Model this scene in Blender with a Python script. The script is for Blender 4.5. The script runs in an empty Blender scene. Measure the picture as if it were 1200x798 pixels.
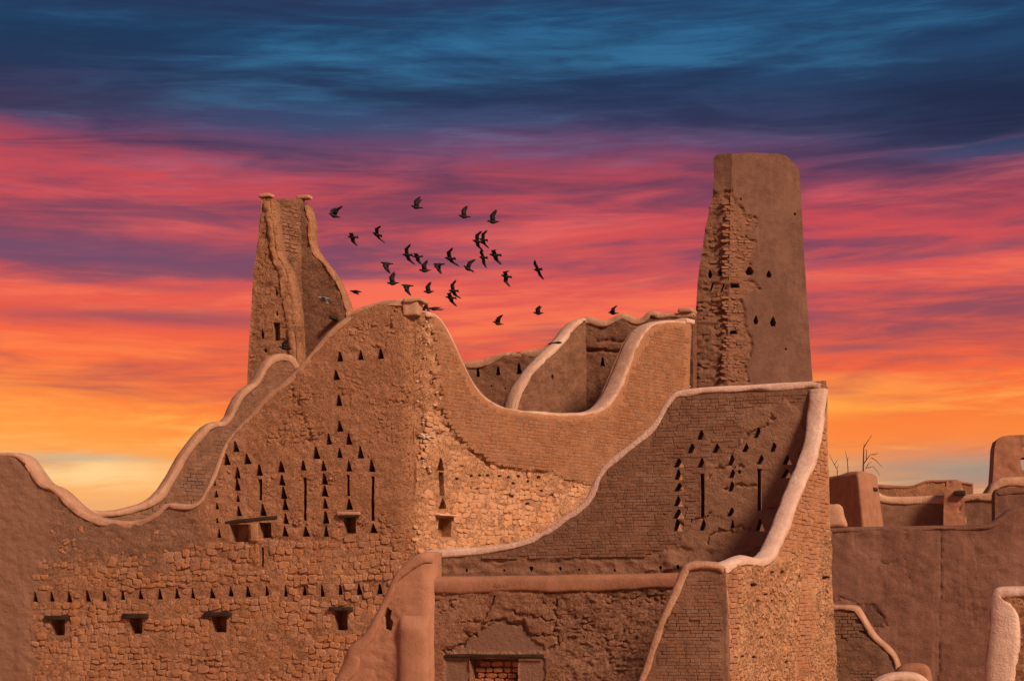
import bpy, bmesh, math, random, time
import numpy as np
from mathutils import Vector, Matrix
from mathutils.geometry import delaunay_2d_cdt
T0 = time.time()
random.seed(7)
RNG = np.random.default_rng(11)
SC = bpy.context.scene
COL = SC.collection
rad = math.radians

# ------------------------------------------------------------------ camera
FPX, CX, HY, EYE = 2000.0, 600.0, 740.0, 1.7     # focal length in photo pixels, horizon row, eye height
cam = bpy.data.cameras.new('camera')
cam.lens = 60.0; cam.sensor_width = 36.0; cam.sensor_fit = 'HORIZONTAL'
cam.shift_y = (HY - 399.0) / 1200.0
cam.clip_start = 0.1; cam.clip_end = 6000.0
camo = bpy.data.objects.new('camera', cam); COL.objects.link(camo)
camo.location = (0, 0, EYE); camo.rotation_euler = (rad(90), 0, 0)
SC.camera = camo

# ------------------------------------------------------------------ view, sun
SC.view_settings.view_transform = 'Standard'
SC.view_settings.look = 'None'
SC.view_settings.gamma = 1.0
SC.view_settings.use_curve_mapping = False
SC.view_settings.exposure = 0.0
SUN_AZ, SUN_EL = 40.0, 36.0            # azimuth from the direction towards the camera, turning to the right
sd = Vector((math.sin(rad(SUN_AZ)) * math.cos(rad(SUN_EL)), -math.cos(rad(SUN_AZ)) * math.cos(rad(SUN_EL)), math.sin(rad(SUN_EL))))
sun = bpy.data.lights.new('sun', 'SUN'); sun.energy = 4.6; sun.angle = rad(14); sun.color = (1.0, 0.69, 0.46)
suno = bpy.data.objects.new('sun', sun); COL.objects.link(suno)
suno.rotation_euler = sd.to_track_quat('Z', 'Y').to_euler(); suno.location = sd * 200

def lin(r, g, b):
    f = lambda c: (c / 255 / 12.92) if c <= 10.3 else ((c / 255 + 0.055) / 1.055) ** 2.4
    return (f(r), f(g), f(b), 1.0)

# ------------------------------------------------------------------ sky
class NT:
    def __init__(s, tree): s.t = tree; s.n = tree.nodes; s.l = tree.links
    def node(s, typ, **kw):
        n = s.n.new(typ)
        for k, v in kw.items(): setattr(n, k, v)
        return n
    def put(s, sock, v):
        if v is None: return
        if hasattr(v, 'is_output'): s.l.new(v, sock)
        else: sock.default_value = v
    def m(s, op, a, b=None, c=None, clamp=False):
        n = s.node('ShaderNodeMath', operation=op, use_clamp=clamp)
        s.put(n.inputs[0], a); s.put(n.inputs[1], b)
        if c is not None: s.put(n.inputs[2], c)
        return n.outputs[0]
    def vec(s, x, y, z=0.0):
        n = s.node('ShaderNodeCombineXYZ'); s.put(n.inputs[0], x); s.put(n.inputs[1], y); s.put(n.inputs[2], z); return n.outputs[0]
    def noise(s, v, scale=1.0, detail=4.0, rough=0.5, dist=0.0, out=0):
        n = s.node('ShaderNodeTexNoise'); s.put(n.inputs['Vector'], v)
        n.inputs['Scale'].default_value = scale; n.inputs['Detail'].default_value = detail
        n.inputs['Roughness'].default_value = rough; n.inputs['Distortion'].default_value = dist
        return n.outputs[out]
    def ramp(s, f, stops, interp='LINEAR'):
        n = s.node('ShaderNodeValToRGB'); e = n.color_ramp.elements; n.color_ramp.interpolation = interp
        while len(e) < len(stops): e.new(0.5)
        for el, (p, c) in zip(e, stops):
            el.position = p; el.color = c if len(c) == 4 else (*c, 1)
        s.put(n.inputs[0], f); return n.outputs[0]
    def step(s, f, lo, hi):
        n = s.node('ShaderNodeMapRange', interpolation_type='SMOOTHSTEP'); s.put(n.inputs[0], f)
        n.inputs[1].default_value = lo; n.inputs[2].default_value = hi; return n.outputs[0]
    def mix(s, f, a, b, typ='MIX'):
        n = s.node('ShaderNodeMix', data_type='RGBA', blend_type=typ); n.clamp_factor = True
        s.put(n.inputs[0], f); s.put(n.inputs[6], a); s.put(n.inputs[7], b); return n.outputs[2]

world = bpy.data.worlds.new('World'); SC.world = world; world.use_nodes = True
W = NT(world.node_tree); W.n.clear()
tc = W.node('ShaderNodeTexCoord'); sep = W.node('ShaderNodeSeparateXYZ'); W.l.new(tc.outputs['Generated'], sep.inputs[0])
x, y, z = sep.outputs
hyp = W.m('SQRT', W.m('ADD', W.m('ADD', W.m('MULTIPLY', x, x), W.m('MULTIPLY', y, y)), 1e-5))
tt = W.m('DIVIDE', z, hyp)                       # tangent of the elevation
az = W.m('ARCTAN2', x, y)
warp = W.noise(W.vec(W.m('MULTIPLY', az, 3.2), W.m('MULTIPLY', tt, 9.0), 3.1), 1.0, 5, 0.55)
t2 = W.m('ADD', tt, W.m('MULTIPLY', W.m('SUBTRACT', warp, 0.5), 0.075))
t2 = W.m('ADD', t2, W.m('MULTIPLY', W.m('SINE', az), 0.030))
S_ = lambda rows: [(min(t * 1.6, 1.0), lin(*c)) for t, c in rows]
sky_base = W.ramp(W.m('MULTIPLY', t2, 1.6), S_([
    (0.0, (214, 146, 108)), (0.068, (234, 164, 108)), (0.085, (250, 168, 82)), (0.105, (255, 152, 52)), (0.13, (250, 124, 40)),
    (0.150, (246, 100, 44)), (0.172, (236, 88, 56)), (0.195, (222, 82, 70)), (0.22, (210, 76, 74)), (0.245, (204, 70, 74)),
    (0.262, (172, 64, 80)), (0.276, (112, 64, 98)), (0.292, (62, 68, 106)), (0.315, (36, 68, 106)), (0.345, (28, 70, 110)),
    (0.40, (26, 62, 100)), (0.60, (28, 58, 96))]))
cloud_col = W.ramp(W.m('MULTIPLY', tt, 1.6), S_([
    (0.0, (190, 128, 100)), (0.085, (206, 126, 90)), (0.115, (206, 100, 62)), (0.145, (176, 76, 66)), (0.175, (132, 66, 82)),
    (0.21, (108, 64, 92)), (0.25, (108, 54, 80)), (0.28, (56, 46, 80)), (0.31, (28, 38, 72)), (0.345, (18, 44, 78)), (0.38, (40, 42, 78)), (0.60, (26, 44, 82))]))
glow_col = W.ramp(W.m('MULTIPLY', tt, 1.6), S_([
    (0.0, (246, 196, 140)), (0.09, (255, 200, 120)), (0.12, (255, 170, 62)), (0.16, (255, 122, 56)), (0.20, (248, 108, 76)),
    (0.25, (222, 86, 90)), (0.28, (124, 84, 118)), (0.305, (54, 110, 148)), (0.36, (42, 106, 150)), (0.60, (36, 78, 120))]))
slant = W.m('ADD', tt, W.m('MULTIPLY', az, -0.025))
def streaks(fa, ft, seed, detail, rough, dist):
    return W.noise(W.vec(W.m('MULTIPLY', az, fa), W.m('MULTIPLY', slant, ft), seed), 1.0, detail, rough, dist)
n1 = streaks(2.6, 22.0, 7.7, 8, 0.55, 0.5)
n2 = streaks(9.0, 75.0, 1.3, 7, 0.62, 0.8)
n5 = streaks(24.0, 230.0, 4.4, 5, 0.60, 0.5)
nn = W.m('ADD', W.m('ADD', W.m('MULTIPLY', n1, 0.60), W.m('MULTIPLY', n2, 0.27)), W.m('MULTIPLY', n5, 0.13))
fc = W.m('MULTIPLY', W.step(nn, 0.455, 0.615), 0.86)
n3 = W.m('ADD', W.m('MULTIPLY', streaks(4.2, 34.0, 21.0, 8, 0.62, 0.6), 0.75), W.m('MULTIPLY', n5, 0.25))
fg = W.m('MULTIPLY', W.step(n3, 0.465, 0.63), 0.88)
skyc = W.mix(fg, sky_base, glow_col)
skyc = W.mix(fc, skyc, cloud_col)
def blob(a0, t0, sa, st, wob=0.0):               # a soft cloud bank at one place in the sky
    da = W.m('DIVIDE', W.m('SUBTRACT', az, a0), sa)
    dt = W.m('DIVIDE', W.m('SUBTRACT', W.m('ADD', tt, W.m('MULTIPLY', W.m('SUBTRACT', n2, 0.5), wob)), t0), st)
    r = W.m('ADD', W.m('MULTIPLY', da, da), W.m('MULTIPLY', dt, dt))
    return W.m('POWER', 2.718, W.m('MULTIPLY', r, -1.0))
# low clearing where the sun went down, and the grey-green bank over the far roofs
skyc = W.mix(W.m('MULTIPLY', blob(-0.245, 0.088, 0.06, 0.008, 0.03), 0.8), skyc, lin(255, 212, 145))
skyc = W.mix(W.m('MULTIPLY', blob(-0.25, 0.0985, 0.05, 0.0030, 0.006), 0.75), skyc, lin(200, 176, 140))
skyc = W.mix(W.m('MULTIPLY', blob(0.285, 0.092, 0.12, 0.011, 0.012), 0.85), skyc, lin(150, 140, 128))
skyc = W.mix(W.m('MULTIPLY', blob(0.17, 0.128, 0.05, 0.006, 0.006), 0.6), skyc, lin(255, 165, 50))
# dark blue bank at the upper right, purple banks at the left
skyc = W.mix(W.m('MULTIPLY', blob(0.30, 0.300, 0.14, 0.032, 0.06), 0.9), skyc, lin(22, 28, 60))
skyc = W.mix(W.m('MULTIPLY', blob(-0.27, 0.217, 0.14, 0.008, 0.02), 0.7), skyc, lin(104, 68, 98))
skyc = W.mix(W.m('MULTIPLY', blob(-0.26, 0.302, 0.10, 0.016, 0.04), 0.7), skyc, lin(52, 40, 72))
skyc = W.mix(W.m('MULTIPLY', blob(-0.20, 0.180, 0.10, 0.005, 0.008), 0.7), skyc, lin(124, 66, 86))
skyc = W.mix(W.m('MULTIPLY', blob(0.20, 0.163, 0.035, 0.003, 0.003), 0.7), skyc, lin(130, 74, 84))
nish = W.node('ShaderNodeTexSky', sky_type='NISHITA')
nish.sun_disc = False; nish.sun_elevation = rad(SUN_EL); nish.sun_rotation = rad(180 - SUN_AZ)
bg1 = W.node('ShaderNodeBackground'); W.l.new(skyc, bg1.inputs[0]); bg1.inputs[1].default_value = 1.0
bg2 = W.node('ShaderNodeBackground'); W.l.new(nish.outputs[0], bg2.inputs[0]); bg2.inputs[1].default_value = 0.004
add = W.node('ShaderNodeAddShader'); W.l.new(bg1.outputs[0], add.inputs[0]); W.l.new(bg2.outputs[0], add.inputs[1])
wo = W.node('ShaderNodeOutputWorld'); W.l.new(add.outputs[0], wo.inputs[0])

# ------------------------------------------------------------------ materials
def new_mat(name):
    m = bpy.data.materials.new(name); m.use_nodes = True
    nt = NT(m.node_tree); nt.n.clear()
    b = nt.node('ShaderNodeBsdfPrincipled'); o = nt.node('ShaderNodeOutputMaterial'); nt.l.new(b.outputs[0], o.inputs[0])
    b.inputs['Roughness'].default_value = 0.95; b.inputs['Specular IOR Level'].default_value = 0.15
    return m, nt, b

def earth(name, base, dark, light, bump=0.5, grain=1.0, crack=0.0, per_piece=0.0, patch=None, stain=0.35):
    m, nt, b = new_mat(name)
    pos = nt.node('ShaderNodeNewGeometry').outputs['Position']
    big = nt.noise(pos, 0.45, 5, 0.6); mid = nt.noise(pos, 3.2, 6, 0.62); fine = nt.noise(pos, 26.0, 5, 0.65); grit = nt.noise(pos, 60.0, 3, 0.7)
    c = nt.mix(nt.step(mid, 0.36, 0.66), dark, base)
    c = nt.mix(nt.m('MULTIPLY', nt.step(fine, 0.48, 0.74), 0.7 * grain), c, light)
    c = nt.mix(nt.m('MULTIPLY', nt.step(fine, 0.50, 0.30), 0.55 * grain), c, dark)
    c = nt.mix(nt.m('MULTIPLY', nt.step(grit, 0.56, 0.76), 0.6 * grain), c, light)
    c = nt.mix(nt.m('MULTIPLY', nt.step(grit, 0.46, 0.28), 0.8 * grain), c, tuple(0.62 * v for v in dark[:3]) + (1,))
    c = nt.mix(nt.m('MULTIPLY', nt.step(big, 0.50, 0.68), stain), c, light)
    c = nt.mix(nt.m('MULTIPLY', nt.step(big, 0.48, 0.30), stain), c, dark)
    # rain wash: long vertical streaks of silt
    mp = nt.node('ShaderNodeMapping'); nt.l.new(pos, mp.inputs[0]); mp.inputs['Scale'].default_value = (5.0, 5.0, 0.35)
    wash = nt.noise(mp.outputs[0], 1.0, 5, 0.6)
    c = nt.mix(nt.m('MULTIPLY', nt.step(wash, 0.54, 0.74), 0.35 * stain / 0.35), c, light)
    at = nt.node('ShaderNodeAttribute', attribute_name='rough').outputs['Fac']
    if patch:
        tone = nt.node('ShaderNodeAttribute', attribute_name='tone').outputs['Fac']
        c = nt.mix(tone, c, nt.mix(fine, patch, tuple(0.8 * v for v in patch[:3]) + (1,)))
    if per_piece:
        rn = nt.m('FRACT', nt.m('ADD', nt.node('ShaderNodeAttribute', attribute_name='rnd').outputs['Fac'], nt.node('ShaderNodeObjectInfo').outputs['Random']))
        hsv = nt.node('ShaderNodeHueSaturation'); nt.put(hsv.inputs['Color'], c)
        nt.put(hsv.inputs['Value'], nt.m('ADD', 1.0 - per_piece, nt.m('MULTIPLY', rn, 2 * per_piece)))
        nt.put(hsv.inputs['Saturation'], nt.m('ADD', 0.92, nt.m('MULTIPLY', nt.m('FRACT', nt.m('MULTIPLY', rn, 7.3)), 0.16)))
        c = hsv.outputs[0]
    nt.put(b.inputs['Base Color'], c)
    h = nt.m('ADD', nt.m('MULTIPLY', fine, 0.9), nt.m('MULTIPLY', grit, 0.28))
    h = nt.m('ADD', h, nt.m('MULTIPLY', nt.noise(pos, 9.0, 4, 0.55), 1.1))
    pit = nt.step(nt.noise(pos, 17.0, 6, 0.62), 0.34, 0.47)
    h = nt.m('ADD', h, nt.m('MULTIPLY', nt.m('MULTIPLY', pit, at), 0.9))
    if crack:
        mp2 = nt.node('ShaderNodeMapping'); nt.l.new(pos, mp2.inputs[0]); mp2.inputs['Scale'].default_value = (1.7, 1.7, 2.9)
        cn = nt.noise(mp2.outputs[0], 1.0, 5, 0.60, 0.4)
        line = nt.step(nt.m('ABSOLUTE', nt.m('SUBTRACT', cn, 0.5)), 0.0, 0.022)
        gate = nt.step(nt.noise(pos, 1.3, 3, 0.5), 0.46, 0.56)
        h = nt.m('ADD', h, nt.m('MULTIPLY', nt.m('MAXIMUM', line, nt.m('SUBTRACT', 1.0, nt.m('MULTIPLY', gate, nt.m('ADD', at, 0.1)))), crack))
    bp = nt.node('ShaderNodeBump'); nt.put(bp.inputs['Height'], h); bp.inputs['Distance'].default_value = 0.05
    nt.put(bp.inputs['Strength'], nt.m('MULTIPLY', nt.m('ADD', nt.m('MULTIPLY', at, 0.6), 0.4), bump))
    nt.l.new(bp.outputs[0], b.inputs['Normal'])
    return m

M = {}
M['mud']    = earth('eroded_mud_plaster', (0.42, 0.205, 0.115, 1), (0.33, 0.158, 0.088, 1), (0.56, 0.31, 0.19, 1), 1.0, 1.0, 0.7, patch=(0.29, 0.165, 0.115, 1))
M['plaster'] = earth('smooth_mud_plaster', (0.36, 0.170, 0.105, 1), (0.28, 0.128, 0.080, 1), (0.42, 0.215, 0.14, 1), 0.45, 0.8, 0.0, patch=(0.20, 0.11, 0.08, 1))
M['brick']  = earth('sun_dried_brick', (0.43, 0.210, 0.118, 1), (0.34, 0.160, 0.088, 1), (0.54, 0.30, 0.18, 1), 1.0, 0.9, 0.0, per_piece=0.055)
M['brick_fine'] = earth('fine_sun_dried_brick', (0.355, 0.172, 0.096, 1), (0.275, 0.130, 0.072, 1), (0.45, 0.245, 0.148, 1), 1.0, 1.0, 0.0, per_piece=0.06)
M['brick_pale'] = earth('pale_sun_dried_brick', (0.58, 0.315, 0.180, 1), (0.48, 0.245, 0.135, 1), (0.70, 0.44, 0.28, 1), 1.0, 1.0, 0.0, per_piece=0.06)
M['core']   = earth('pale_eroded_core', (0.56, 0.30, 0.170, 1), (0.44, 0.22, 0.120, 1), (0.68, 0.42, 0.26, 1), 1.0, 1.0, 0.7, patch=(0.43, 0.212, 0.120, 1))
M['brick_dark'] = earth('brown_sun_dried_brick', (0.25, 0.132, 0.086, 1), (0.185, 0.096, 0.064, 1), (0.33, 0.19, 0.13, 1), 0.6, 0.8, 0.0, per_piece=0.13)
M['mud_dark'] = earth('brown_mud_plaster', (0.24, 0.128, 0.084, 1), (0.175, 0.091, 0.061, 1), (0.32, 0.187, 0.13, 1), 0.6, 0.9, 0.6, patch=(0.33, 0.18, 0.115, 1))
M['plaster_wing'] = earth('rosy_smooth_plaster', (0.41, 0.205, 0.132, 1), (0.345, 0.165, 0.103, 1), (0.49, 0.265, 0.178, 1), 0.4, 0.8, 0.0)
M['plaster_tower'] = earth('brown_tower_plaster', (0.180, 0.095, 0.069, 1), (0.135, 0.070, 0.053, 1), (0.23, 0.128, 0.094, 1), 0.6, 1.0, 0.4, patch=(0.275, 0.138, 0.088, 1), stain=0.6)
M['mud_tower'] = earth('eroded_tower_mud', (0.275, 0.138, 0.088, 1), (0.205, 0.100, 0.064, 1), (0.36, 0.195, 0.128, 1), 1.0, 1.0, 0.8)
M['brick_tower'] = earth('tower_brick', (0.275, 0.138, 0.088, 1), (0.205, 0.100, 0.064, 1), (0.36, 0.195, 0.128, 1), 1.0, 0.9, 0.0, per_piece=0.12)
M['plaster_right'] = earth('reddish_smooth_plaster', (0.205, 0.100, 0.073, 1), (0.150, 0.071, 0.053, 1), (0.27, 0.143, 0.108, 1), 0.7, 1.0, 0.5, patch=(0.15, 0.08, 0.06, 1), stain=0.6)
M['mud_red'] = earth('reddish_mud_plaster', (0.315, 0.155, 0.098, 1), (0.235, 0.112, 0.070, 1), (0.40, 0.22, 0.145, 1), 1.0, 1.0, 0.7, patch=(0.235, 0.135, 0.098, 1))
M['brick_red'] = earth('reddish_infill_brick', (0.42, 0.17, 0.09, 1), (0.30, 0.11, 0.06, 1), (0.52, 0.26, 0.15, 1), 0.6, 0.9, 0.0, per_piece=0.15)
M['coping'] = earth('lime_mud_coping', (0.68, 0.475, 0.390, 1), (0.58, 0.385, 0.305, 1), (0.76, 0.58, 0.50, 1), 0.65, 1.0, 0.5, stain=0.8)
M['coping_warm'] = earth('weathered_coping', (0.50, 0.285, 0.190, 1), (0.41, 0.22, 0.14, 1), (0.60, 0.38, 0.27, 1), 0.65, 1.0, 0.5, stain=0.8)
M['coping_sand'] = earth('sandy_coping', (0.60, 0.385, 0.285, 1), (0.48, 0.285, 0.20, 1), (0.70, 0.50, 0.40, 1), 0.65, 1.0, 0.5, stain=0.8)
M['chip']   = earth('lime_plaster_chip', (0.66, 0.50, 0.40, 1), (0.55, 0.38, 0.28, 1), (0.74, 0.60, 0.50, 1), 0.5)
M['sand']   = earth('sandy_ground', (0.42, 0.27, 0.17, 1), (0.34, 0.21, 0.13, 1), (0.50, 0.34, 0.23, 1), 0.4)
M['wood']   = earth('old_palm_wood', (0.050, 0.031, 0.022, 1), (0.028, 0.018, 0.014, 1), (0.085, 0.055, 0.04, 1), 0.6)
M['twig']   = earth('dry_twig', (0.10, 0.06, 0.04, 1), (0.06, 0.035, 0.025, 1), (0.14, 0.09, 0.06, 1), 0.3)
def feather(name, a, b_):
    m, nt, b = new_mat(name)
    n = nt.noise(nt.node('ShaderNodeTexCoord').outputs['Object'], 14.0, 4, 0.6)
    nt.put(b.inputs['Base Color'], nt.mix(n, a, b_)); b.inputs['Roughness'].default_value = 0.6
    return m
M['feather'] = feather('slate_feathers', (0.010, 0.009, 0.011, 1), (0.030, 0.028, 0.034, 1))
M['feather_pale'] = feather('pale_grey_feathers', (0.16, 0.17, 0.20, 1), (0.34, 0.36, 0.40, 1))

# ------------------------------------------------------------------ numeric helpers
def hash2(i, j, s):
    h = (i.astype(np.int64) * 374761393 + j.astype(np.int64) * 668265263 + s * 1442695041) & 0x7fffffff
    h = ((h ^ (h >> 13)) * 1274126177) & 0x7fffffff
    h = h ^ (h >> 16)
    return (h & 0xffffff) / float(0xffffff)
def vnoise(x, y, s=0):
    xi = np.floor(x); yi = np.floor(y); fx = x - xi; fy = y - yi
    fx = fx * fx * (3 - 2 * fx); fy = fy * fy * (3 - 2 * fy)
    xi = xi.astype(np.int64); yi = yi.astype(np.int64)
    a = hash2(xi, yi, s); b = hash2(xi + 1, yi, s); c = hash2(xi, yi + 1, s); d = hash2(xi + 1, yi + 1, s)
    return (a + (b - a) * fx) * (1 - fy) + (c + (d - c) * fx) * fy - 0.5
def fbm(x, y, s=0, o=4, g=0.5):
    r = 0; a = 1.0
    for k in range(o):
        r = r + a * vnoise(x * 2 ** k + 13.7 * k, y * 2 ** k + 5.1 * k, s + k); a *= g
    return r
def inside(poly, px, py):
    r = np.zeros(px.shape, bool); n = len(poly)
    for i in range(n):
        x1, y1 = poly[i]; x2, y2 = poly[(i + 1) % n]
        if y1 == y2: continue
        c = ((y1 > py) != (y2 > py)) & (px < (x2 - x1) * (py - y1) / (y2 - y1) + x1)
        r ^= c
    return r
def segdist(pts, px, py, closed=False):
    d = np.full(px.shape, 1e9); n = len(pts)
    for i in range(n if closed else n - 1):
        x1, y1 = pts[i]; x2, y2 = pts[(i + 1) % n]
        ex, ey = x2 - x1, y2 - y1; L = ex * ex + ey * ey + 1e-12
        t = np.clip(((px - x1) * ex + (py - y1) * ey) / L, 0, 1)
        d = np.minimum(d, np.hypot(px - x1 - t * ex, py - y1 - t * ey))
    return d
def sdf(poly, px, py):
    d = segdist(poly, px, py, True); return np.where(inside(poly, px, py), d, -d)
def sstep(a, b, v):
    t = np.clip((v - a) / (b - a), 0, 1); return t * t * (3 - 2 * t)
def area_mask(poly, px, py, soft=3.0, warp=6.0, freq=0.06, seed=3):
    wx = fbm(px * freq, py * freq, seed, 4, 0.6) * warp * 2; wy = fbm(px * freq, py * freq, seed + 9, 4, 0.6) * warp * 2
    return sstep(-soft * 0.5, soft * 0.5, sdf(poly, px + wx, py + wy))
def chaikin(p, it=2):
    p = [tuple(map(float, q)) for q in p]
    for _ in range(it):
        q = [p[0]]
        for a, b in zip(p[:-1], p[1:]):
            q.append((0.75 * a[0] + 0.25 * b[0], 0.75 * a[1] + 0.25 * b[1])); q.append((0.25 * a[0] + 0.75 * b[0], 0.25 * a[1] + 0.75 * b[1]))
        q.append(p[-1]); p = q
    return p
def resample(p, s, closed=False):
    out = []; n = len(p)
    for i in range(n if closed else n - 1):
        a = np.array(p[i]); b = np.array(p[(i + 1) % n]); k = max(1, int(math.ceil(np.hypot(*(b - a)) / s)))
        for j in range(k): out.append(tuple(a + (b - a) * j / k))
    if not closed: out.append(tuple(p[-1]))
    return out

def ground(px, Y): return Vector(((px - CX) / FPX * Y, Y, 0.0))
def at(px, py, Y): return Vector(((px - CX) / FPX * Y, Y, EYE + (HY - py) / FPX * Y))

class Face:
    """a (vertical or battered) wall plane standing at its own distance"""
    def __init__(s, p0, p1, p2=None):
        N = (p1 - p0).cross(p2 - p0 if p2 else Vector((0, 0, 1))).normalized()
        if N.y > 0: N = -N
        s.N = N; s.U = Vector((0, 0, 1)).cross(N).normalized(); s.V = N.cross(s.U).normalized(); s.O = p0.copy()
        s.nO, s.nU, s.nV, s.nN = (np.array(v) for v in (s.O, s.U, s.V, s.N))
        s.Y = 0.5 * (p0.y + p1.y)
        s.ppm = FPX / s.Y
        s.bend = None
    def shift(s, px, py):
        if s.bend is None: return 0.0
        v, edge, width, r = s.bend; t = np.clip(np.abs(px - edge) / width, 0, 1)
        return -(r * (1 - t) ** 2.2)[:, None] * v
    def uv(s, pts):
        p = np.array(pts, float).reshape(-1, 2)
        d = np.stack([(p[:, 0] - CX) / FPX, np.ones(len(p)), (HY - p[:, 1]) / FPX], 1)
        c = np.array([0, 0, EYE]); t = ((s.nO - c) @ s.nN) / (d @ s.nN)
        X = c + d * t[:, None] - s.nO
        return np.stack([X @ s.nU, X @ s.nV], 1)
    def xyz(s, a, b, d=0.0):
        a = np.asarray(a, float); b = np.asarray(b, float); d = np.asarray(d, float)
        return s.nO + a[..., None] * s.nU + b[..., None] * s.nV + (np.zeros(a.shape) + d)[..., None] * s.nN
    def px(s, a, b):
        X = s.xyz(a, b); return CX + X[:, 0] / X[:, 1] * FPX, HY - (X[:, 2] - EYE) / X[:, 1] * FPX
    def bfloor(s): return -s.O.z / s.V.z if s.V.z else 0.0

# ------------------------------------------------------------------ scene helpers
def thing(name, loc, label, cat, group=None):
    o = bpy.data.objects.new(name, None); COL.objects.link(o); o.location = loc
    o.empty_display_size = 0.3; o['label'] = label; o['category'] = cat
    if group: o['group'] = group
    return o
def link(name, me, mat, parent=None, off=None, smooth=True):
    if smooth: me.shade_smooth()
    if mat and not me.materials: me.materials.append(mat)
    o = bpy.data.objects.new(name, me); COL.objects.link(o)
    if parent: o.parent = parent
    return o
def mesh_np(name, V, faces, attrs=None, smooth=True):
    me = bpy.data.meshes.new(name); me.from_pydata(V.tolist() if hasattr(V, 'tolist') else V, [], faces)
    for k, v in (attrs or {}).items():
        a = me.attributes.new(k, 'FLOAT', 'POINT'); a.data.foreach_set('value', np.asarray(v, np.float32))
    me.update(); return me
def stuff(o): o['kind'] = 'stuff'; return o

def tri(cx, cy, w=10.0, h=13.5):
    j = lambda: random.uniform(-0.5, 0.5)
    w *= random.uniform(0.82, 1.15); h *= random.uniform(0.85, 1.1); cx += random.uniform(-.6, .6)
    return [(cx - w / 2 + j(), cy + h / 2 + j()), (cx + w / 2 + j(), cy + h / 2 + j()), (cx + 0.9 + j(), cy - h / 2), (cx - 0.9 + j(), cy - h / 2)]
def slot(cx, y0, y1, w=4.0):
    j = lambda: random.uniform(-0.4, 0.4)
    return [(cx - w / 2, y1), (cx + w / 2, y1), (cx + w / 2 + j(), (y0 + y1) / 2), (cx + w / 2 + j(), y0), (cx - w / 2 + j(), y0), (cx - w / 2 + j(), (y0 + y1) / 2)]
def rect(x0, x1, y0, y1):
    j = lambda: random.uniform(-0.5, 0.5)
    return [(x0 + j(), y1 + j()), (x1 + j(), y1 + j()), (x1 + j(), y0), (x0 + j(), y0)]
def rnd_hole(cx, cy, rx, ry, n=9):
    return [(cx + rx * math.cos(a) * random.uniform(0.8, 1.15), cy - ry * math.sin(a) * random.uniform(0.8, 1.15)) for a in [2 * math.pi * k / n for k in range(n)]]
def drop(cx, cy, w, h):
    return [(cx - w * .3, cy + h * .5), (cx + w * .3, cy + h * .5), (cx + w * .5, cy + h * .15), (cx + w * .2, cy - h * .3), (cx, cy - h * .5), (cx - w * .25, cy - h * .25), (cx - w * .5, cy + h * .15)]

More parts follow.
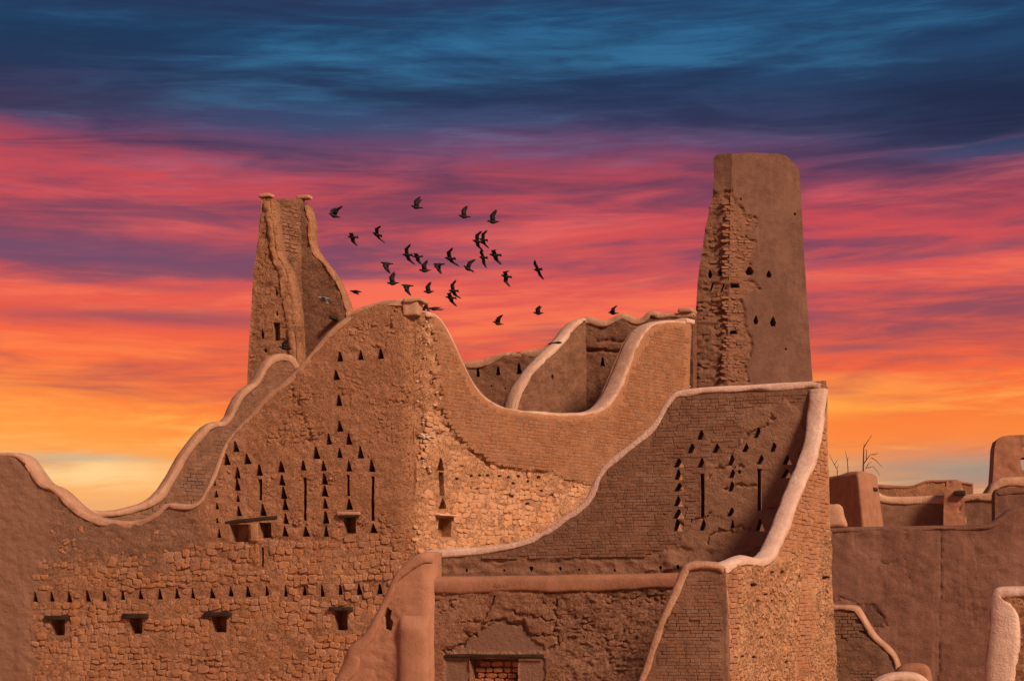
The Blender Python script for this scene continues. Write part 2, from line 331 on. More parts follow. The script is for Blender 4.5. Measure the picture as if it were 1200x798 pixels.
def wall(face, outline, root, mat, holes=(), res=2.0, thick=0.6, depth=0.45, through=False, disp=None, amp=0.03, seed=1, name='wall', fade=0.10):
    """one solid wall: dense front face following outline (photo-plane points), real openings, sides and back"""
    s = res / face.ppm
    ol = [tuple(q) for q in face.uv(outline)]
    hl = [[tuple(q) for q in face.uv(h)] for h in holes]
    bl = resample(ol, s, True); hb = [resample(h, s, True) for h in hl]
    A = np.array(ol); lo = A.min(0); hi = A.max(0)
    gx, gy = np.meshgrid(np.arange(lo[0], hi[0], s), np.arange(lo[1], hi[1], s * 0.9))
    gx = gx.ravel() + RNG.uniform(-.3, .3, gx.size) * s; gy = gy.ravel() + RNG.uniform(-.3, .3, gy.size) * s
    k = inside(ol, gx, gy); gx, gy = gx[k], gy[k]
    d = segdist(ol, gx, gy, True)
    k = d > 0.5 * s
    for h in hl:
        c = np.array(h); near = (gx > c[:, 0].min() - s) & (gx < c[:, 0].max() + s) & (gy > c[:, 1].min() - s) & (gy < c[:, 1].max() + s)
        idx = np.where(near & k)[0]
        if len(idx): k[idx] = (segdist(h, gx[idx], gy[idx], True) > 0.45 * s) & ~inside(h, gx[idx], gy[idx])
    gx, gy = gx[k], gy[k]
    pts = list(bl); edges = [(i, (i + 1) % len(bl)) for i in range(len(bl))]
    loops = [list(range(len(bl)))]
    for h in hb:
        o = len(pts); pts += h; n = len(h); edges += [(o + i, o + (i + 1) % n) for i in range(n)]; loops.append(list(range(o, o + n)))
    nb = len(pts)
    pts += list(zip(gx.tolist(), gy.tolist()))
    v, e, f, ov, oe, of = delaunay_2d_cdt([Vector(p) for p in pts], edges, [], 0, 1e-6, True)
    new = {}
    for i, l in enumerate(ov):
        for q in l: new[q] = i
    P2 = np.array([(q.x, q.y) for q in v]); F2 = np.array(f)
    c = P2[F2].mean(1)
    keep = inside(ol, c[:, 0], c[:, 1])
    for h in hl:
        b = np.array(h); near = np.where((c[:, 0] > b[:, 0].min()) & (c[:, 0] < b[:, 0].max()) & (c[:, 1] > b[:, 1].min()) & (c[:, 1] < b[:, 1].max()))[0]
        if len(near): keep[near] &= ~inside(h, c[near, 0], c[near, 1])
    F2 = F2[keep]
    a_, b_ = P2[:, 0], P2[:, 1]
    px, py = face.px(a_, b_)
    X = face.xyz(a_, b_); w1 = X[:, 0] + 0.6 * X[:, 1]; w2 = X[:, 2]
    dd = amp * (fbm(w1 * 1.6, w2 * 1.6, seed, 3) * 1.6 + fbm(w1 * 6, w2 * 7, seed + 5, 3) * 0.7)
    rough = np.full(len(P2), 0.5); tone = np.zeros(len(P2))
    if disp:
        r = disp(px, py, w1, w2); dd = dd * r[0] + r[1]
        if len(r) > 2: rough = r[2]
        if len(r) > 3: tone = r[3]
    if fade:
        dd = dd * sstep(0, fade, segdist(ol, a_, b_, True))
    Vt = face.xyz(a_, b_, dd) + face.shift(px, py)
    lst = F2.tolist()
    # orientation: front faces towards N
    p0, p1, p2 = P2[F2[0]]
    if np.cross(p1 - p0, p2 - p0) < 0: lst = [t[::-1] for t in lst]
    verts = [Vt]; n = len(Vt); faces = lst
    extra_r = []; extra_t = []
    L0 = [new[i] for i in loops[0]]
    sgn = sum(bl[i][0] * bl[(i + 1) % len(bl)][1] - bl[(i + 1) % len(bl)][0] * bl[i][1] for i in range(len(bl)))
    if sgn < 0: L0 = L0[::-1]
    back = face.xyz(a_[L0], b_[L0], -thick); verts.append(back); m = len(L0)
    extra_r.append(rough[L0]); extra_t.append(tone[L0] * 0)
    for i in range(m):
        j = (i + 1) % m; faces.append((L0[j], L0[i], n + i, n + j))
    if through:                                   # the back sheet is open where a vent goes through
        n += m; bs = face.xyz(a_, b_, -thick); verts.append(bs); extra_r.append(rough); extra_t.append(tone * 0)
        faces += [(n + t[2], n + t[1], n + t[0]) for t in lst[:len(F2)]]; n += len(bs)
    else:
        faces.append(tuple(n + i for i in range(m))[::-1]); n += m
    for hi_, lp in enumerate(loops[1:]):
        L = [new[i] for i in lp]; h = hb[hi_]
        sg = sum(h[i][0] * h[(i + 1) % len(h)][1] - h[(i + 1) % len(h)][0] * h[i][1] for i in range(len(h)))
        if sg < 0: L = L[::-1]
        cx, cy = a_[L].mean(), b_[L].mean(); kk = 1.0 if (through and hi_ < through) else 0.94
        dep = thick if (through and hi_ < through) else (depth[hi_] if isinstance(depth, (list, tuple)) else depth)
        bk = face.xyz(cx + (a_[L] - cx) * kk, cy + (b_[L] - cy) * kk, -dep); verts.append(bk); m = len(L)
        extra_r.append(np.full(m, .6)); extra_t.append(np.zeros(m))
        for i in range(m):
            j = (i + 1) % m; faces.append((L[i], L[j], n + j, n + i))
        if not (through and hi_ < through): faces.append(tuple(n + i for i in range(m)))
        n += m
    V = np.concatenate(verts) - np.array(root.location)
    me = mesh_np(name, V, faces, {'rough': np.concatenate([rough] + extra_r), 'tone': np.concatenate([tone] + extra_t)})
    o = link(name, me, M[mat], root)
    me.set_sharp_from_angle(angle=rad(55))
    return o

def coping(face, prof, root, mat='coping', thick=0.6, h=0.22, over=0.035, seed=1, name='coping', noise=0.02, front=0.0, smooth_it=2, step=0.07, nf=1.0):
    """rounded mud coping swept along the wall head"""
    hs = h if isinstance(h, (list, tuple)) else [h] * len(prof)
    q3 = [(p[0], p[1]) for p in prof]
    sm = chaikin(q3, smooth_it)
    hsm = chaikin([(i, v) for i, v in enumerate(hs)], smooth_it)
    uvp = face.uv(sm)
    ev = resample([tuple(q) for q in uvp], step)
    # thickness along the path
    cum = np.concatenate([[0], np.cumsum(np.hypot(*np.diff(uvp, axis=0).T))]); cume = np.concatenate([[0], np.cumsum(np.hypot(*np.diff(np.array(ev), axis=0).T))])
    hh = np.interp(cume, cum, [v for _, v in hsm])
    hh = hh * (1 + 0.45 * fbm(cume * 0.55, np.zeros(len(cume)), seed + 5, 3))
    E = np.array(ev); Tn = np.gradient(E, axis=0); Tn /= np.linalg.norm(Tn, axis=1)[:, None] + 1e-9
    for _ in range(3): Tn[1:-1] = (Tn[:-2] + Tn[1:-1] * 2 + Tn[2:]) / 4; Tn /= np.linalg.norm(Tn, axis=1)[:, None]
    Nn = np.stack([-Tn[:, 1], Tn[:, 0]], 1)
    fr = front + over; bk = -thick - over
    r = min(0.16, 0.3 * thick)
    sec = [(front - 0.01, -1.0), (fr * 0.7 + front * .3, -0.95), (fr, -0.85), (fr, -0.40), (fr - r * 0.18, -0.15), (fr - r * .7, -0.02), ((fr + bk) / 2, 0.05), (bk + r * .7, -0.02), (bk + r * 0.18, -0.15), (bk, -0.42), (bk, -0.72), (bk + over * .5, -1.0)]
    V = []; ns = len(sec); n = len(E)
    S = np.arange(n) * step
    for k, (d, nv) in enumerate(sec):
        off = hh * nv if nv <= 0 else np.full(n, nv * 0.4)
        nz = fbm(S * 1.3 * nf, np.full(n, k * 0.3 * nf), seed, 4, 0.5) * noise * 1.5
        nz2 = fbm(S * 1.3 * nf, np.full(n, k * 0.2 * nf), seed + 40, 4, 0.5) * noise * 1.3
        if k in (0, 1): nz2 = nz2 + fbm(S * 1.6, np.zeros(n), seed + 77, 4, 0.55) * 0.045
        q = E + Nn * (off + nz2)[:, None]
        qx, qy = face.px(q[:, 0], q[:, 1])
        V.append(face.xyz(q[:, 0], q[:, 1], d + (nz if 0 < k < ns - 1 else 0)) + face.shift(qx, qy))
    V = np.stack(V, 1).reshape(-1, 3) - np.array(root.location)
    F = []
    for i in range(n - 1):
        for k in range(ns):
            k2 = (k + 1) % ns
            F.append((i * ns + k, (i + 1) * ns + k, (i + 1) * ns + k2, i * ns + k2))
    F.append(tuple(range(ns))); F.append(tuple((n - 1) * ns + k for k in range(ns))[::-1])
    me = mesh_np(name, V, F, {'rough': np.full(len(V), .5)})
    bm = bmesh.new(); bm.from_mesh(me); bmesh.ops.recalc_face_normals(bm, faces=bm.faces); bm.to_mesh(me); bm.free()
    return link(name, me, M[mat], root)

def profile_outline(face, prof, drop_=0.06, it=2, right=None, left=None):
    """closed wall outline below a coping profile, down to the ground"""
    sm = chaikin(prof, it); uvp = face.uv(sm); Tn = np.gradient(uvp, axis=0); Tn /= np.linalg.norm(Tn, axis=1)[:, None] + 1e-9
    q = uvp + np.stack([Tn[:, 1], -Tn[:, 0]], 1) * drop_
    q[0, 0] = uvp[0, 0]; q[-1, 0] = uvp[-1, 0]
    X, Y = face.px(q[:, 0], q[:, 1]); top = list(zip(X.tolist(), Y.tolist()))
    fb = face.bfloor()
    def foot(pxx):
        # photo-plane point where this plane meets the ground at that column
        lo_, hi_ = 700.0, 2000.0
        for _ in range(50):
            mid = (lo_ + hi_) / 2
            if face.uv([(pxx, mid)])[0, 1] > fb: lo_ = mid
            else: hi_ = mid
        return (pxx, lo_)
    r = foot((right or [top[-1]])[-1][0]); l = foot((left or [top[0]])[-1][0])
    return top + list(right or []) + [r, l] + list(reversed(left or []))

# ------------------------------------------------------------------ bricks
def brick_variant(seed, lump):
    R = np.random.default_rng(seed)
    n = 10 if lump else 8
    if lump: ang = np.linspace(0, 2 * math.pi, n, endpoint=False) + R.uniform(-.15, .15, n)
    else: ang = np.array([0.30, 0.5 * math.pi - 0.30 + 0.0, 0.5 * math.pi + 0.30, math.pi - 0.30, math.pi + 0.30, 1.5 * math.pi - 0.30, 1.5 * math.pi + 0.30, 2 * math.pi - 0.30]) if False else np.array([0.62, 0.95, math.pi - 0.95, math.pi - 0.62, math.pi + 0.62, math.pi + 0.95, -0.95, -0.62])
    e = 0.5 if lump else 0.12
    cx = np.sign(np.cos(ang)) * np.abs(np.cos(ang)) ** e; cz = np.sign(np.sin(ang)) * np.abs(np.sin(ang)) ** e
    rings = []
    spec = [(1.0, -1.0), (0.98 if lump else 0.98, 0.40 if lump else 0.72), (0.80 if lump else 0.86, 0.92 if lump else 1.0)]
    for k, (s, d) in enumerate(spec):
        j = (0.085 if lump else 0.025) * (1 if k else 0.3)
        rings.append(np.stack([cx * s * .5 + R.uniform(-j, j, n), np.full(n, d) + R.uniform(-1, 1, n) * (0.22 if lump else .05) * (k > 0), cz * s * .5 + R.uniform(-j, j, n)], 1))
    V = np.concatenate(rings + [np.array([[R.uniform(-.08, .08), 1.0, R.uniform(-.08, .08)]])])
    F = []
    for k in range(2):
        for i in range(n):
            j = (i + 1) % n; F.append((k * n + i, k * n + j, (k + 1) * n + j, (k + 1) * n + i))
    for i in range(n): F.append((2 * n + i, 2 * n + (i + 1) % n, 3 * n))
    # make sure faces look outwards (+y front)
    a, b, c = V[F[-1][0]], V[F[-1][1]], V[F[-1][2]]
    if np.cross(b - a, c - a)[1] < 0: F = [f[::-1] for f in F]
    return V, F
BV = {True: [brick_variant(50 + i, True) for i in range(10)], False: [brick_variant(90 + i, False) for i in range(8)]}
BM = {}
def brick_mesh(lump, i, mat):
    k = (lump, i, mat)
    if k not in BM:
        V, F = BV[lump][i]; me = mesh_np('brick', V, F); me.materials.append(M[mat])
        if lump: me.shade_smooth(); me.set_sharp_from_angle(angle=rad(34))
        BM[k] = me
    return BM[k]

def bricks(face, region, root, mat, bw, bh, proud, lump, holes=(), clip=None, base=None, n_ind=0, order=None, gap=0.012, jit=0.12, seed=5, stuff_name='brick_courses', margin=1.5, miss=0.02, tilt=0.02, dev=0.35, warp=0.0, hdev=0.0):
    """courses of bricks laid on a wall; bw, bh in metres; the n_ind that show largest are objects of their own"""
    R = random.Random(seed)
    uvr = face.uv(region); lo = uvr.min(0); hi = uvr.max(0)
    rows = []
    b = lo[1]
    k = 0
    while b < hi[1]:
        h = bh * R.uniform(1 - dev * .4, 1 + dev * .4); a = lo[0] - R.uniform(0, bw)
        while a < hi[0]:
            w = bw * R.uniform(1 - dev, 1 + dev); rows.append((a + w / 2, b + h / 2, w, h)); a += w
        b += h; k += 1
    Q = np.array(rows)
    if warp: Q[:, 1] += fbm(Q[:, 0] * 0.7, Q[:, 1] * 0.5, seed, 2) * warp
    X, Y = face.px(Q[:, 0], Q[:, 1])
    ok = inside(region, X, Y)
    if clip is not None: ok &= sdf(clip, X, Y) > margin
    hw = Q[:, 2] * face.ppm / 2; hh = Q[:, 3] * face.ppm / 2
    for h in holes:
        c = np.array(h); ok &= ~((X + hw * .95 > c[:, 0].min()) & (X - hw * .95 < c[:, 0].max()) & (Y + hh * .95 > c[:, 1].min()) & (Y - hh * .95 < c[:, 1].max()))
    ms = miss(X, Y) if callable(miss) else np.full(len(Q), miss)
    ok &= np.array([R.random() for _ in range(len(Q))]) > ms
    if hdev: Q[:, 3] *= 1 + np.array([R.uniform(-hdev, hdev) for _ in range(len(Q))])
    Q = Q[ok]; X = X[ok]; Y = Y[ok]
    if not len(Q): return
    off = base(X, Y) if base else np.zeros(len(Q))
    score = order(X, Y) if order else -np.hypot(X - 600, Y - 600)
    idx = np.argsort(-score)
    nvar = len(BV[lump]); loc = np.array(root.location)
    SV = []; SF = []; SR = []; n = 0
    for r_, i in enumerate(idx):
        a, b, w, h = Q[i]; vi = R.randrange(nvar); pr = proud * R.uniform(0.6, 1.35)
        w = max(w - gap, 0.02); h = max(h - gap, 0.02)
        tz = R.uniform(-tilt, tilt) * 3; tu = R.uniform(-tilt, tilt); sx = R.choice((1, 1)); dx = R.uniform(-jit, jit) * gap; dz = R.uniform(-jit, jit) * h * .4
        c = face.xyz(np.array([a + dx]), np.array([b + dz]), np.array([off[i]]))[0] - loc
        if face.bend is not None: c = c + face.shift(X[i:i + 1], Y[i:i + 1])[0]
        B = np.stack([face.nU, face.nN, face.nV], 1)
        cz, sz = math.cos(tz), math.sin(tz); Rt = np.array([[cz, 0, -sz], [0, 1, 0], [sz, 0, cz]]); Rt2 = np.array([[1, tu, 0], [-tu, 1, 0], [0, 0, 1]])
        Mx = B @ Rt2 @ Rt @ np.diag([w, pr, h])
        if r_ < n_ind:
            me = brick_mesh(lump, vi, mat); o = bpy.data.objects.new('brick', me); COL.objects.link(o); o.parent = root
            m4 = Matrix.Identity(4)
            for p in range(3):
                for q in range(3): m4[p][q] = Mx[p, q]
                m4[p][3] = c[p]
            o.matrix_local = m4
        else:
            V, F = BV[lump][vi]; SV.append(V @ Mx.T + c); SF += [tuple(x + n for x in f) for f in F]; SR.append(np.full(len(V), R.random())); n += len(V)
    if SV:
        me = mesh_np(stuff_name, np.concatenate(SV), SF, {'rnd': np.concatenate(SR), 'rough': np.full(n, .5)})
        o = link(stuff_name, me, M[mat], root, smooth=lump); stuff(o)
        if lump: me.set_sharp_from_angle(angle=rad(34))

def chunk(name, root, mat, face, x0, x1, y0, y1, front, back, bev=0.04, noise=0.02, seed=0, cuts=3, skew=0.0):
    """weathered block (lintel, ledge, finial, pier): photo-plane extent on a wall plane, real depth from front to back"""
    (a0, b1), (a1, b0) = face.uv([(x0, y0), (x1, y1)])
    return block(name, root, mat, [face.xyz(np.array([a]), np.array([b + skew * (a - a0)]), np.array([d]))[0] for d in (front, -back) for b in (b0, b1) for a in (a0, a1)], bev, noise, seed, cuts)
def block(name, root, mat, P8, bev=0.04, noise=0.02, seed=0, cuts=3, segs=2):
    """P8: front(bottom-left, bottom-right, top-left, top-right) then the same at the back"""
    loc = Vector(root.location) if root else Vector((0, 0, 0))
    bm = bmesh.new(); v = [bm.verts.new(Vector(p) - loc) for p in P8]
    for f in ((0, 1, 3, 2), (5, 4, 6, 7), (4, 0, 2, 6), (1, 5, 7, 3), (2, 3, 7, 6), (4, 5, 1, 0)): bm.faces.new([v[i] for i in f])
    bmesh.ops.recalc_face_normals(bm, faces=bm.faces)
    if bev: bmesh.ops.bevel(bm, geom=list(bm.edges), offset=bev, segments=segs, profile=0.5, affect='EDGES')
    if cuts:
        bmesh.ops.subdivide_edges(bm, edges=[e for e in bm.edges if e.calc_length() > 0.12], cuts=cuts, use_grid_fill=True)
    if noise:
        bm.normal_update()
        P = np.array([q.co for q in bm.verts]) + np.array(loc)
        d = fbm(P[:, 0] * 5 + P[:, 1] * 3, P[:, 2] * 6 + P[:, 1] * 2, seed, 3) * noise * 1.8
        for q, k in zip(bm.verts, d): q.co += q.normal * float(k)
    me = bpy.data.meshes.new(name); bm.to_mesh(me); bm.free()
    return link(name, me, M[mat], root)
def chips(name, root, mat, face, pts, r, proud=0.03, seed=0):
    """scattered crumbs of old plaster clinging to the wall"""
    R = random.Random(seed); SV = []; SF = []; n = 0; loc = np.array(root.location)
    for (X, Y) in pts:
        (a, b), = face.uv([(X, Y)]); V, F = BV[True][R.randrange(10)]
        w = r * R.uniform(.5, 1.5); h = r * R.uniform(.4, 1.1); t = R.uniform(-.8, .8)
        Rt = np.array([[math.cos(t), 0, -math.sin(t)], [0, 1, 0], [math.sin(t), 0, math.cos(t)]])
        B = np.stack([face.nU, face.nN, face.nV], 1) @ Rt @ np.diag([w, proud * R.uniform(.6, 1.4), h])
        cc = face.xyz(np.array([a]), np.array([b]))[0] - loc
        if face.bend is not None: cc = cc + face.shift(np.array([X]), np.array([Y]))[0]
        SV.append(V @ B.T + cc); SF += [tuple(x + n for x in f) for f in F]; n += len(V)
    me = mesh_np(name, np.concatenate(SV), SF); return stuff(link(name, me, M[mat], root))
def along(poly, n, spread, seed):
    R = random.Random(seed); out = []
    for _ in range(n):
        i = R.randrange(len(poly) - 1); t = R.random(); a, b = poly[i], poly[i + 1]
        out.append((a[0] + (b[0] - a[0]) * t + R.gauss(0, spread), a[1] + (b[1] - a[1]) * t + R.gauss(0, spread)))
    return out
def groove(px, py, line, w, depth, seed=3, wob=7):
    wx = fbm(px * .12, py * .12, seed, 3) * wob; wy = fbm(px * .12, py * .12, seed + 4, 3) * wob
    return -depth * sstep(w, w * 0.25, segdist(line, px + wx, py + wy))

# ================================================================== the ground
gm = bpy.data.meshes.new('ground')
bm = bmesh.new(); bmesh.ops.create_grid(bm, x_segments=40, y_segments=40, size=3000); bm.to_mesh(gm); bm.free()
go = link('ground', gm, M['sand']); go['kind'] = 'structure'; go['label'] = 'flat sandy ground under the ruins'

# ================================================================== left facade
K_PX, K_Y = 487.0, 50.0
Kp = ground(K_PX, K_Y)
fA = Face(ground(-40, 54.75), Kp)
fC = Face(Kp, Vector((0.105 * 58.95, 58.95, 0)))
bis = fA.nN + fC.nN; bis /= np.linalg.norm(bis)
fA.bend = (bis, 487.0, 22.0, 0.20); fC.bend = (bis, 487.0, 14.0, 0.20)
root = thing('mud_brick_ruin', fA.O + (Kp - fA.O) * 0.5, 'tall left facade wall with rows of triangular vents and small lintelled windows', 'wall')
profA = [(-40, 531), (0, 529), (24, 530), (35, 544), (48, 565), (67, 571), (90, 595), (112, 607), (142, 611), (164, 609), (183, 599), (192, 588), (212, 590), (226, 590), (236, 583), (248, 556), (260, 521), (279, 498), (305, 468), (326, 450), (347, 433), (373, 400), (395, 378), (418, 361), (440, 353), (460, 350), (487, 352)]
cornerA = [(487, 360), (489, 400), (486, 430), (488, 470), (486, 510), (489, 550), (487, 590), (488, 640), (486, 700), (487, 760)]
outA = profile_outline(fA, profA, 0.06, 2, right=cornerA)
vA = []
for cx, cy in [(398, 418), (422.5, 416), (445, 414.5), (393.5, 439.6), (396.5, 469), (397, 499.5), (385, 514), (408.5, 514), (369.5, 530.6), (397.7, 530.6), (421.4, 530), (379, 545.6), (407.8, 545.6), (435, 545.6), (355.5, 545.6), (329, 546.8), (380, 561), (380, 575), (380.7, 589.6), (381, 606), (381.5, 622), (330, 562.5), (332, 577), (333, 591), (333.4, 607.7), (333.8, 622), (357.8, 622.7), (408.6, 590.5), (437, 619), (276, 523), (264.6, 538), (303, 550.5), (307.4, 597.5), (276.6, 554), (277.4, 567.4), (279.6, 598.6)]:
    vA.append(tri(cx, cy))
vA += [tri(289, 537.4, 10.5, 13), tri(278.5, 583.6, 5.5, 9), tri(251, 564, 5.5, 10), tri(252.6, 578.7, 6, 9), tri(254, 593, 6, 9), tri(254.8, 610, 4.5, 6), tri(257, 624.6, 6.5, 10)]
for i, (cx, cy) in enumerate([(40, 699), (60, 699), (80, 699), (101, 698), (121, 698), (142.5, 697), (163, 696), (185.5, 696), (205.6, 695), (224.6, 695), (247.5, 695), (269, 693), (290, 693), (311.6, 692), (334, 692), (355.7, 692), (377, 692), (398, 691), (420, 690), (444, 690)]):
    vA.append(tri(cx, cy, 8.2, 12.5))
vA += [slot(357, 559, 610, 4.2), slot(408, 556, 581, 4.2), slot(436.4, 558, 610, 4.6), slot(304.8, 561, 586, 4.4), slot(307, 641, 664, 3.0)]
nv = len(vA)
winA = [(60, 75.5, 726, 744), (151, 166.5, 724, 742), (247.5, 265, 721.5, 741), (391.5, 407, 715, 738), (269, 292, 614, 635), (303.5, 318, 612, 630), (402.6, 417, 606, 624.5)]
vA += [rect(*w) for w in winA]
depA = [0.70] * nv + [0.6, 0.6, 0.6, 0.6, 0.5, 0.55, 0.5]
stoneA = [(36, 662), (130, 650), (230, 640), (300, 634), (345, 628), (415, 612), (470, 618), (488, 640), (488, 840), (36, 840)]
crackA = [[(340, 455), (348, 470), (352, 490), (360, 505), (364, 518)], [(330, 518), (364, 518), (372, 515)], [(452, 476), (470, 472), (488, 474)], [(462, 362), (456, 374), (452, 384)]]
def dispA(px, py, w1, w2):
    st = area_mask(stoneA, px, py, 14, 8, 0.05, 4)
    smooth = area_mask([(-60, 500), (70, 560), (34, 800), (34, 900), (-60, 900)], px, py, 20, 8)
    d = -0.035 * st
    for i, l in enumerate(crackA): d = d + groove(px, py, l, 2.6, 0.05, i)
    lum = np.abs(vnoise(w1 * 4.2, w2 * 5.5, 8)) + np.abs(vnoise(w1 * 8.2, w2 * 10, 9)) * 0.5
    d = d - 0.035 * (0.35 - lum) * (1 - st) * (1 - smooth)
    dk = area_mask([(-80, 480), (250, 480), (232, 640), (215, 670), (60, 668), (40, 900), (-80, 900)], px, py, 60, 14, 0.02, 7)  # dark left end: vignette painted into the tone, over partly darker plaster
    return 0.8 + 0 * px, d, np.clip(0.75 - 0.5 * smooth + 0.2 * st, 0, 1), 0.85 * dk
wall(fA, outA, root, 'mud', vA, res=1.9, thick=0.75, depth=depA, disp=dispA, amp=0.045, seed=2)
coping(fA, profA, root, 'coping_warm', thick=0.75, h=0.19, seed=3, over=0.02)
bricks(fA, stoneA, root, 'brick', 0.27, 0.180, 0.034, True, vA, outA, base=lambda X, Y: np.full(len(X), -0.045) + 0.03 * fbm(X * .1, Y * .1, 3, 2), n_ind=300, order=lambda X, Y: X - np.abs(Y - 690) * 0.8, gap=-0.004, jit=0.5, seed=21, margin=4, miss=lambda X, Y: np.clip(-0.03 + 0.7 * fbm(X * .02, Y * .035, 5, 3) + 0.10 * (X < 240), 0.0, .8), tilt=0.09, dev=0.5, warp=0.22, hdev=0.35)
for (x0, x1, y0, y1) in [(53, 80, 721, 726.3), (144, 174, 718.5, 724.3), (239, 271, 716.8, 721.8), (386, 413, 710.8, 715.3)]:
    chunk('lintel', root, 'wood', fA, x0, x1, y0, y1, 0.07, 0.3, 0.012, 0.012, int(x0), 2)
chunk('lintel', root, 'wood', fA, 263.5, 325, 610.6, 613.2, 0.025, 0.25, 0.012, 0.015, 5, 3, skew=0.085)
chunk('lintel', root, 'wood', fA, 398, 421, 603.5, 606.2, 0.08, 0.3, 0.01, 0.01, 6, 2)
chunk('hood', root, 'coping_warm', fA, 396.5, 422.5, 600, 603.6, 0.11, 0.2, 0.03, 0.02, 7, 2)
chunk('mullion_brick', root, 'mud', fA, 293.5, 302.5, 613, 634, 0.03, 0.3, 0.03, 0.02, 8, 2)
upA = [(60, 590), (110, 622), (185, 610), (235, 595), (250, 570), (300, 480), (350, 440), (420, 368), (480, 360), (484, 640), (420, 612), (300, 634), (36, 662)]
bricks(fA, upA, root, 'mud', 0.13, 0.085, 0.020, True, vA, outA, base=lambda X, Y: np.full(len(X), -0.022) + 0.02 * fbm(X * .15, Y * .15, 8, 2), seed=22, gap=-0.01, jit=1.0, margin=8, miss=lambda X, Y: np.clip(0.62 + 1.1 * fbm(X * .025, Y * .03, 9, 3) + 0.2 * (X < 240), .25, .97), tilt=0.2, dev=0.6, hdev=0.4, warp=0.2, stuff_name='crumbling_mud')
# corner post at the head of the facade
chunk('finial', root, 'coping_warm', fA, 472, 490, 354, 369, 0.012, 0.4, 0.03, 0.015, 9, 3)
chunk('finial_slab', root, 'coping_warm', fA, 473, 495, 350, 353.4, 0.06, 0.55, 0.03, 0.03, 10, 3)

# ================================================================== centre wall, turned to the light
root = thing('mud_brick_ruin', fC.O + (ground(811, 58.95) - fC.O) * 0.5, 'sunlit centre wall with a deep curved dip, fine brick above and worn brick below', 'wall')
profC = [(487, 364), (499, 363.5), (512, 367), (524, 381), (536, 406), (548, 433), (561, 457), (579, 472), (602, 479), (633, 482), (672, 484), (700, 481.5), (717, 470), (728, 447), (738, 422), (750, 394), (763, 378), (781, 374.5), (810, 375)]
outC = profile_outline(fC, profC, 0.06, 2, right=[(810.5, 390), (809, 420), (808, 450), (808, 480)], left=list(cornerA[0:]))
hC = [tri(517, 544, 8.5, 14), slot(518.3, 553, 581, 5.2), tri(519, 590, 7.5, 12), rect(515, 530, 606.5, 629)]
for cx, cy in [(536, 561), (553, 557.6), (563, 557), (573, 557), (586, 557.5), (596, 559), (609, 558), (621, 564), (633, 559), (602, 566), (620, 590), (636, 575)]:
    hC.append(rnd_hole(cx, cy, random.uniform(1.6, 2.8), random.uniform(1.6, 2.4), 7))
upperC = [(503, 345), (508, 400), (512, 440), (520, 480), (528, 500), (541, 517), (560, 533), (580, 545), (600, 549), (640, 553), (690, 568), (830, 575), (830, 340)]
crackC = [[(492, 372), (496, 400), (491, 440), (494, 470), (499, 500), (497, 540), (504, 555)], [(500, 372), (503, 420), (508, 455), (517, 492), (530, 508), (545, 523), (562, 540), (590, 549)], [(485, 513), (510, 512), (522, 508)], [(545, 572), (580, 577), (620, 580), (650, 584)]]
def baseC(px, py): return 0.075 * area_mask(upperC, px, py, 2.5, 3.0, 0.07, 6) - 0.03
def dispC(px, py, w1, w2):
    up = area_mask(upperC, px, py, 2.5, 3.0, 0.07, 6)
    d = 0.075 * up - 0.03 - 0.03 * (1 - up) * (np.abs(vnoise(w1 * 5, w2 * 6, 18)) * 1.2)
    for i, l in enumerate(crackC): d = d + groove(px, py, l, 3.0, 0.09, 20 + i)
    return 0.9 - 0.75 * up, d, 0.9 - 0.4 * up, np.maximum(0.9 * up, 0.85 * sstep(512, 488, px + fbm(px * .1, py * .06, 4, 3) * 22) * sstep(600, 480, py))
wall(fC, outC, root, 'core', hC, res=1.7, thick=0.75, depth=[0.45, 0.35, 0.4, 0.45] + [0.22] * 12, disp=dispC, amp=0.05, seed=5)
coping(fC, profC[1:], root, 'coping_sand', thick=0.65, h=0.17, seed=6, over=0.02)
lowC = [(492, 520), (500, 500), (509, 470), (514, 470), (524, 500), (541, 522), (560, 538), (590, 551), (640, 556), (700, 572), (700, 660), (490, 660)]
bricks(fC, upperC, root, 'brick_fine', 0.30, 0.110, 0.012, False, hC, outC, base=lambda X, Y: baseC(X, Y), n_ind=0, gap=0.012, jit=0.25, seed=31, margin=7, miss=0.01, tilt=0.008, dev=0.22, warp=0.012, stuff_name='fine_brick_courses')
bricks(fC, lowC, root, 'brick_pale', 0.26, 0.150, 0.026, True, hC, outC, base=lambda X, Y: np.full(len(X), -0.05), n_ind=300, order=lambda X, Y: Y + 0 * X, gap=-0.004, jit=0.5, seed=32, margin=2, miss=lambda X, Y: np.clip(0.2 + 1.4 * fbm(X * .03, Y * .05, 15, 3), .03, .8), tilt=0.08, dev=0.5, warp=0.15, hdev=0.3)
chunk('ledge', root, 'coping', fC, 510.5, 532.5, 602.2, 605.6, 0.18, 0.2, 0.02, 0.015, 12, 2)
chips('plaster_crumbs', root, 'chip', fC, along(crackC[0], 30, 1.8, 1) + along(crackC[1][:4], 14, 1.6, 2) + along([(487, 513), (510, 512)], 16, 1.4, 3) + along([(797, 440), (806, 450)], 16, 5, 4) + along([(806, 380), (806, 440)], 14, 1.6, 5), 0.055, 0.03, 3)
chunk('finial', root, 'coping', fC, 803.5, 813, 373, 381, 0.08, 0.80, 0.05, 0.03, 13, 2)

